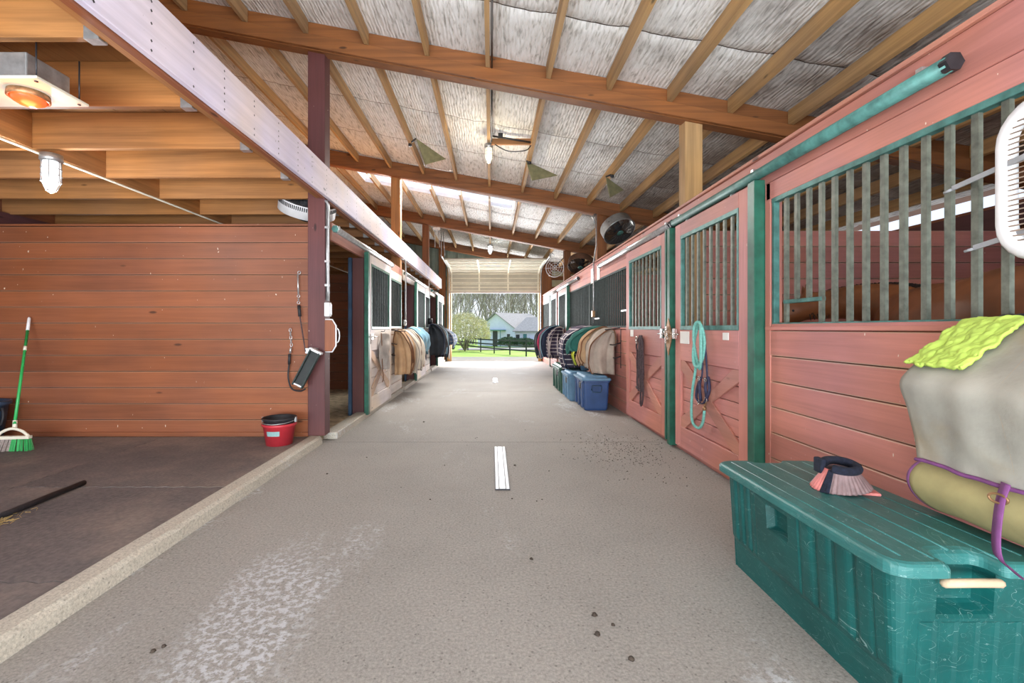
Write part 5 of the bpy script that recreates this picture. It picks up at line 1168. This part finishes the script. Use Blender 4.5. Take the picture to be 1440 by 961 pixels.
for k in range(5): MB().ring((-2.19+.003*k, 4.955, 1.23-.04*k), (k % 2, 1-k % 2, 0), .015, .004, 12, 6, sq=(.8, 1.4)).build('chain_link', 'galvanised', ct)
MB().tube([(-2.18, 4.95, 1.04), (-2.19, 4.95, .98)], .012, 8).build('snap', 'galvanised', ct)
MB().tube([(-2.195, 4.95, .97), (-2.20, 4.95, .86)], .015, 8).build('sleeve', 'black_rubber', ct)
MB().tube(smooth_path([(-2.20, 4.95, .86), (-2.205, 4.94, .72), (-2.16, 4.92, .60), (-2.06, 4.90, .575), (-2.0, 4.885, .60)], 5), .009, 8).build('cord', 'black_rubber', ct)

# ------------------------------------------------------------------ floor strips and droppings
for (y0, y1, x0, x1, lb) in ((3.51, 4.75, .028, .145, 'ridged pale metal cable cover strip on the aisle floor, nearer one'), (10.4, 11.3, .03, .15, 'small pale metal strip on the aisle floor, far one')):
    t = thing('cable_cover', ((x0+x1)/2, (y0+y1)/2, 0), lb, 'strip')
    MB().box(x0, x1, y0, y1, 0, .010).build('base_strip', 'black_metal', t, bevel=.002)
    MB().box(x0+.006, x0+.03, y0, y1, .010, .016).box(x1-.03, x1-.006, y0, y1, .010, .016).build('edge_band', 'white_plastic', t, bevel=.002)
    MB().box(x0+.035, x1-.035, y0, y1, .010, .014).build('centre_band', 'galvanised', t, bevel=.002)
rn = random.Random(21)
for k in range(26):
    if k < 14: px, py = [(605, 703), (747, 787), (836, 866), (862, 880), (840, 893), (230, 910), (205, 950) if False else (215, 917), (460, 667), (596, 594), (724, 655), (888, 928), (650, 620), (564, 686), (720, 702)][k]
    else: px, py = rn.uniform(480, 980), rn.uniform(600, 720)
    Y = 800/(py-462); X = (px-691)*Y/640
    if X < -1.8: continue
    r = rn.uniform(.006, .014) if k < 11 else rn.uniform(.004, .008)
    o = MB().lathe((X, Y, 0), (0, 0, 1), [(0, 0), (r, .001), (r*.8, r*.6), (r*.2, r*.9), (0, r*.9)], 7); o.v = [(a+rn.uniform(-.2, .2)*r, b+rn.uniform(-.2, .2)*r, c) for a, b, c in o.v]
    solo('dirt_clod', o, 'droppings', 'small dark clod of dirt on the concrete aisle', 'dirt', 'dirt clods scattered on the aisle floor')
gm = MB()
for k in range(500):
    x = rn.gauss(1.35, .28); y = rn.gauss(4.7, .45)
    if x > 1.87 or x < .6 or y < 2.6: continue
    r = rn.uniform(.003, .007); gm.add([(x-r, y-r, .0005), (x+r, y-r*.6, .0005), (x, y+r, .0005), (x, y, r)], [(0, 1, 3), (1, 2, 3), (2, 0, 3)])
solo('grit', gm, 'droppings', 'scattered dark grit swept towards the near red doors', 'dirt', kind='stuff', fix=False)

# ------------------------------------------------------------------ horse in the near stall
def horse():
    t = thing('horse', (3.0, 2.9, .03), 'brown horse standing inside the near stall behind the bars, rump nearest', 'horse')
    mb = MB()
    def limb(ps): mb.tube(smooth_path([p[:3] for p in ps], 4), [r for r in interp([p[3] for p in ps], 4)], 14)
    def interp(rs, n):
        o = []
        for a, b in zip(rs[:-1], rs[1:]):
            for k in range(n): o.append(a+(b-a)*k/n)
        return o+[rs[-1]]
    # rump towards the camera, trunk going away, head lowered at the far partition
    limb([(2.72, 2.10, 1.24, .12), (2.76, 2.20, 1.27, .25), (2.84, 2.42, 1.28, .32), (2.96, 2.78, 1.23, .33), (3.10, 3.12, 1.23, .34), (3.20, 3.40, 1.25, .30), (3.24, 3.56, 1.24, .20)])
    limb([(3.20, 3.42, 1.32, .25), (3.20, 3.62, 1.42, .19), (3.12, 3.86, 1.47, .155), (3.00, 4.08, 1.46, .13), (2.88, 4.20, 1.44, .115)])
    limb([(2.92, 4.20, 1.45, .10), (2.80, 4.26, 1.40, .125), (2.68, 4.30, 1.32, .11), (2.56, 4.33, 1.22, .08), (2.48, 4.34, 1.15, .072), (2.43, 4.35, 1.10, .05)])
    for s_ in (-1, 1):
        o = Vector((.94, -.34, 0))*s_*.17
        limb([(3.16+o.x, 3.36+o.y, 1.15, .15), (3.17+o.x, 3.38+o.y, .85, .095), (3.16+o.x, 3.36+o.y, .56, .058), (3.16+o.x, 3.36+o.y, .50, .055), (3.16+o.x, 3.36+o.y, .22, .035), (3.17+o.x, 3.37+o.y, .14, .045), (3.18+o.x, 3.41+o.y, .05, .06), (3.18+o.x, 3.42+o.y, .03, .065)])
        limb([(2.80+o.x, 2.34+o.y, 1.20, .20), (2.84+o.x, 2.44+o.y, .92, .14), (2.78+o.x, 2.26+o.y, .66, .07), (2.76+o.x, 2.20+o.y, .56, .055), (2.77+o.x, 2.23+o.y, .26, .038), (2.78+o.x, 2.25+o.y, .15, .045), (2.79+o.x, 2.29+o.y, .05, .06), (2.79+o.x, 2.30+o.y, .03, .065)])
        e = Vector((.03*s_, .055*s_, 0)); limb([(2.90+e.x, 4.2+e.y, 1.53, .03), (2.90+e.x, 4.2+e.y*1.2, 1.60, .032), (2.88+e.x, 4.2+e.y*1.3, 1.67, .008)])
    o = mb.build('body', 'horse_coat', t, fix=False)
    r = o.modifiers.new('skin', 'REMESH'); r.mode = 'VOXEL'; r.voxel_size = .022; r.use_smooth_shade = True
    s_ = o.modifiers.new('soft', 'SMOOTH'); s_.factor = .6; s_.iterations = 10
    mn = MB(); rn = random.Random(3)
    crest = smooth_path([(3.20, 3.40, 1.57), (3.21, 3.62, 1.61), (3.14, 3.86, 1.62), (3.02, 4.07, 1.59), (2.91, 4.19, 1.55)], 8)
    for p in crest:
        for q in range(5):
            a = p+Vector((rn.uniform(-.02, .02), rn.uniform(-.02, .02), 0)); mn.tube([a, a+Vector((-.02, -.06, -.04)), a+Vector((-.03, -.11, -.20+rn.uniform(-.04, .04)))], [.010, .009, .003], 5, False)
    mn.build('mane', 'horse_hair', t, fix=False)
    tl_ = MB()
    for q in range(40):
        o_ = Vector((rn.uniform(-.04, .04), rn.uniform(-.04, .04), 0)); b0 = Vector((2.70, 2.03, 1.36)); tl_.tube(smooth_path([b0+o_*.3, b0+Vector((-.03, -.09, -.15))+o_, b0+Vector((-.03, -.11, -.6))+o_*1.5, b0+Vector((-.03, -.10, -.95))+o_], 3), .012, 5, False)
    tl_.build('tail', 'horse_hair', t, fix=False)
    for s_ in (-1, 1): MB().lathe((2.76, 4.27+s_*.105, 1.41), (0, s_, 0), [(0, .018), (.012, .014), (.02, 0)], 12).build('eye', 'black_rubber', t)
horse()

# ------------------------------------------------------------------ outside
def gz(x, y): return -.06 if y < 20 else -.06-.0627*(y-20) if y < 35 else -1.0-.016*(y-35)
gmb = MB(); gmb.grid(lambda u, v: ((u-.5)*260, 17.6+(v**2)*200, gz(0, 17.6+(v**2)*200)-.04+.05*noise.noise((u*40, v*30, 0))), 40, 60)
struct('ground', gmb, 'lawn', 'green lawn with a bare dirt edge sloping away from the barn', 'ground', fix=False, origin=(0, 0, 0))
gp = struct('gravel_drive', MB().grid(lambda u, v: (-4+u*70, 53+9*v+4*u, gz(0, 53+9*v+4*u)+.04), 20, 8), 'concrete', 'pale gravel drive between the fence and the house', 'path', fix=False)
# post and rail fence
fn = thing('rail_fence', (0, 45, -1), 'black three-rail paddock fence crossing the lawn', 'fence')
fp = []
for (px, y, z) in ((560, 64, -1.35), (584, 61, -1.3), (608, 58, -1.25), (634, 54, -1.0), (658, 50.5, -1.05), (676, 47, -1.1), (695, 44, -1.09), (717, 41, -1.07), (740, 38, -1.03), (766, 35.5, -1.0), (796, 33, -.95), (830, 31, -.9)): fp.append(((px-691)*y/640, y, z))
for (x, y, z) in fp: MB().box(x-.06, x+.06, y-.06, y+.06, z-.1, z+1.35).build('fence_post', 'fence_black', fn)
for (a, b) in zip(fp[:-1], fp[1:]):
    for h_ in (.40, .80, 1.22): MB().bar((a[0], a[1]-.08, a[2]+h_), (b[0], b[1]-.08, b[2]+h_), .03, .13).build('rail', 'fence_black', fn)
# blossoming bush
def bush(c, r, h, label, n, mat, sz, seed, name='flowering_bush', lowdark=True):
    t = thing(name, c, label, 'bush'); rn = random.Random(seed); st_ = MB()
    for k in range(26):
        a = rn.uniform(0, 6.28); rr = rn.uniform(.3, .9)*r; hh = h*rn.uniform(.5, .92)
        st_.tube([c, (c[0]+math.cos(a)*rr*.4, c[1]+math.sin(a)*rr*.4, c[2]+hh*.5), (c[0]+math.cos(a)*rr, c[1]+math.sin(a)*rr, c[2]+hh*math.sqrt(max(.05, 1-(rr/r)**2*.8)))], [.06, .035, .01], 5, False)
    st_.build('stems', 'bark', t, fix=False)
    lf = MB()
    for k in range(n):
        a = rn.uniform(0, 6.28); ph = math.acos(rn.uniform(-.25, 1)); q = rn.uniform(.55, 1.0)**.5*(1+.14*noise.noise((math.cos(a)*2.5, math.sin(a)*2.5, ph*2.5)))
        p = Vector((c[0]+math.cos(a)*math.sin(ph)*r*q, c[1]+math.sin(a)*math.sin(ph)*r*q, c[2]+h*.42+math.cos(ph)*h*.56*q))
        if p.z < c[2]: continue
        u = Vector((rn.gauss(0, 1), rn.gauss(0, 1), rn.gauss(0, 1))).normalized(); w = u.orthogonal().normalized(); s_ = sz*rn.uniform(.6, 1.4)
        lf.add([p-u*s_, p+w*s_*.5, p+u*s_, p-w*s_*.5], [(0, 1, 2, 3)])
    o = lf.build('foliage', mat, t, fix=False); o['kind'] = 'stuff'
bush((-2.9, 50, gz(0, 50)), 2.9, 4.3, 'big round pale yellow flowering bush behind the fence', 9000, 'blossom', .085, 1)
bush((2.6, 67, gz(0, 66)), 1.7, 1.5, 'low dark evergreen shrub before the house wall, nearer the dark doorway', 2200, 'hedge_leaf', .12, 2, 'shrub')
bush((4.9, 66.5, gz(0, 65)), 1.6, 1.35, 'low dark evergreen shrub before the house wall, nearer the wing', 2200, 'hedge_leaf', .12, 3, 'shrub')
bush((-5.2, 47.5, gz(0, 47.5)), 1.4, 1.0, 'dark low shrub under the flowering bush', 1600, 'hedge_leaf', .1, 5, 'shrub')
# house
hs = thing('house', (4, 72, -2), 'white gabled house with grey shingle roofs behind the fence', 'house')
ang = math.atan2(-5.5, 6.2); CA, SA = math.cos(ang), math.sin(ang); H0 = Vector((.8, 73.2, -1.62))
def hp_(x, y, z): return (H0.x+x*CA-y*SA, H0.y+x*SA+y*CA, H0.z+z)
def hbox(x0, x1, y0, y1, z0, z1, nm, mt):
    mb = MB().box(x0, x1, y0, y1, z0, z1); mb.v = [hp_(*q) for q in mb.v]; return mb.build(nm, mt, hs)
wz_ = 2.75; pk = 5.25
gw = MB().prism([(-4.15, 0), (4.15, 0), (4.15, wz_), (0, pk), (-4.15, wz_)], 'y', 0, 9); gw.v = [hp_(*q) for q in gw.v]; gw.build('gable_wall', 'house_wall', hs)
def slab(p, nm='roof', th=.14, loc=True):
    v = [hp_(*q) if loc else q for q in p]; v2 = [(a, b, c+th) for a, b, c in v]; MB().add(v+v2, [(0, 1, 2, 3), (7, 6, 5, 4), (0, 4, 5, 1), (1, 5, 6, 2), (2, 6, 7, 3), (3, 7, 4, 0)]).build(nm, 'house_roof', hs)
slab([(-4.7, -.4, wz_-.33), (-4.7, 9.4, wz_-.33), (0, 9.4, pk+.03), (0, -.4, pk+.03)]); slab([(4.7, -.4, wz_-.33), (4.7, 9.4, wz_-.33), (0, 9.4, pk+.03), (0, -.4, pk+.03)])
tx = lambda t_: (t_-.5)*8.3
hbox(tx(.33), tx(.74), -.7, 0, 2.52, 2.66, 'canopy', 'house_teal'); hbox(tx(.41), tx(.53), -.03, .02, 0, 2.45, 'doorway', 'house_dark'); hbox(tx(.66), tx(.67), -.65, -.58, 0, 2.55, 'canopy_post', 'house_teal')
hbox(tx(.765), tx(.855), -.05, .02, 1.05, 2.05, 'window_frame', 'white_plastic'); hbox(tx(.775), tx(.845), -.08, -.04, 1.13, 1.97, 'window', 'house_dark')
# low wing
G0 = -1.62
MB().box(3.6, 14, 69.5, 76, G0, G0+2.45).build('wing_wall', 'house_wall', hs)
slab([(3.2, 69.0, .72), (14.4, 69.0, .72), (14.4, 73, 2.9), (5.6, 73, 2.9)], loc=False); slab([(5.6, 73, 2.9), (14.4, 73, 2.9), (14.4, 77, .9), (5.6, 77, .9)], loc=False)
for x0, x1, z0, z1, mt in ((3.75, 4.3, -.55, .3, 'house_dark'), (4.85, 5.4, -1.45, .4, 'house_teal')):
    MB().box(x0-.09, x1+.09, 69.46, 69.52, z0-.09, z1+.09).build('window_frame', 'white_plastic', hs); MB().box(x0, x1, 69.42, 69.47, z0, z1).build('window', mt, hs)
MB().box(5.7, 14, 68.2, 69.4, G0, G0+1.15).build('porch_wall', 'house_roof', hs)
# bare trees
def tree_mesh(seed, h):
    rn = random.Random(seed); mb = MB()
    def branch(p, d, L, r, depth):
        n_ = 3; pts_ = [p]; q = p; dd_ = d
        for k in range(n_):
            dd_ = (dd_+Vector((rn.gauss(0, .10), rn.gauss(0, .10), .05))).normalized(); q = q+dd_*L/n_; pts_.append(q)
        mb.tube(pts_, [r, r*.85, r*.68, r*.5], 5 if depth == 0 else 3, False)
        if depth >= 3: return
        for k in range(6 if depth == 0 else 4):
            t_ = rn.uniform(.35 if depth == 0 else .3, 1); i_ = min(n_-1, int(t_*n_)); b0 = pts_[i_].lerp(pts_[i_+1], t_*n_-i_)
            a = rn.uniform(0, 6.28); sp_ = rn.uniform(.35, .8); nd = (dd_+Vector((math.cos(a)*sp_, math.sin(a)*sp_, rn.uniform(0, .3)))).normalized()
            branch(b0, nd, L*rn.uniform(.42, .62), r*.45, depth+1)
    branch(Vector((0, 0, -.3)), Vector((rn.uniform(-.08, .08), 0, 1)).normalized(), h*.62, .17, 0)
    return mb
protos = []
rn = random.Random(77)
where_t = []
NT = 76
for k in range(NT):
    y = rn.uniform(88, 128); x = (-.12+.29*(k+.5)/NT+rn.uniform(-.006, .006))*y*1.05 if True else 0
    z = gz(0, y)
    if k < 6:
        o = tree_mesh(100+k, 20).build('bare_tree', 'bark' if k % 2 else 'bark_pale', None, fix=False); protos.append(o)
    else: o = protos[k % 6].copy(); C.objects.link(o); o.rotation_euler = (0, 0, rn.uniform(0, 6.28)); s_ = rn.uniform(.8, 1.25); o.scale = (s_, s_, s_)
    o.location = (x, y, z); tag(o, 'tall bare leafless tree in the woods behind the house', 'tree', 'bare trees behind the house')
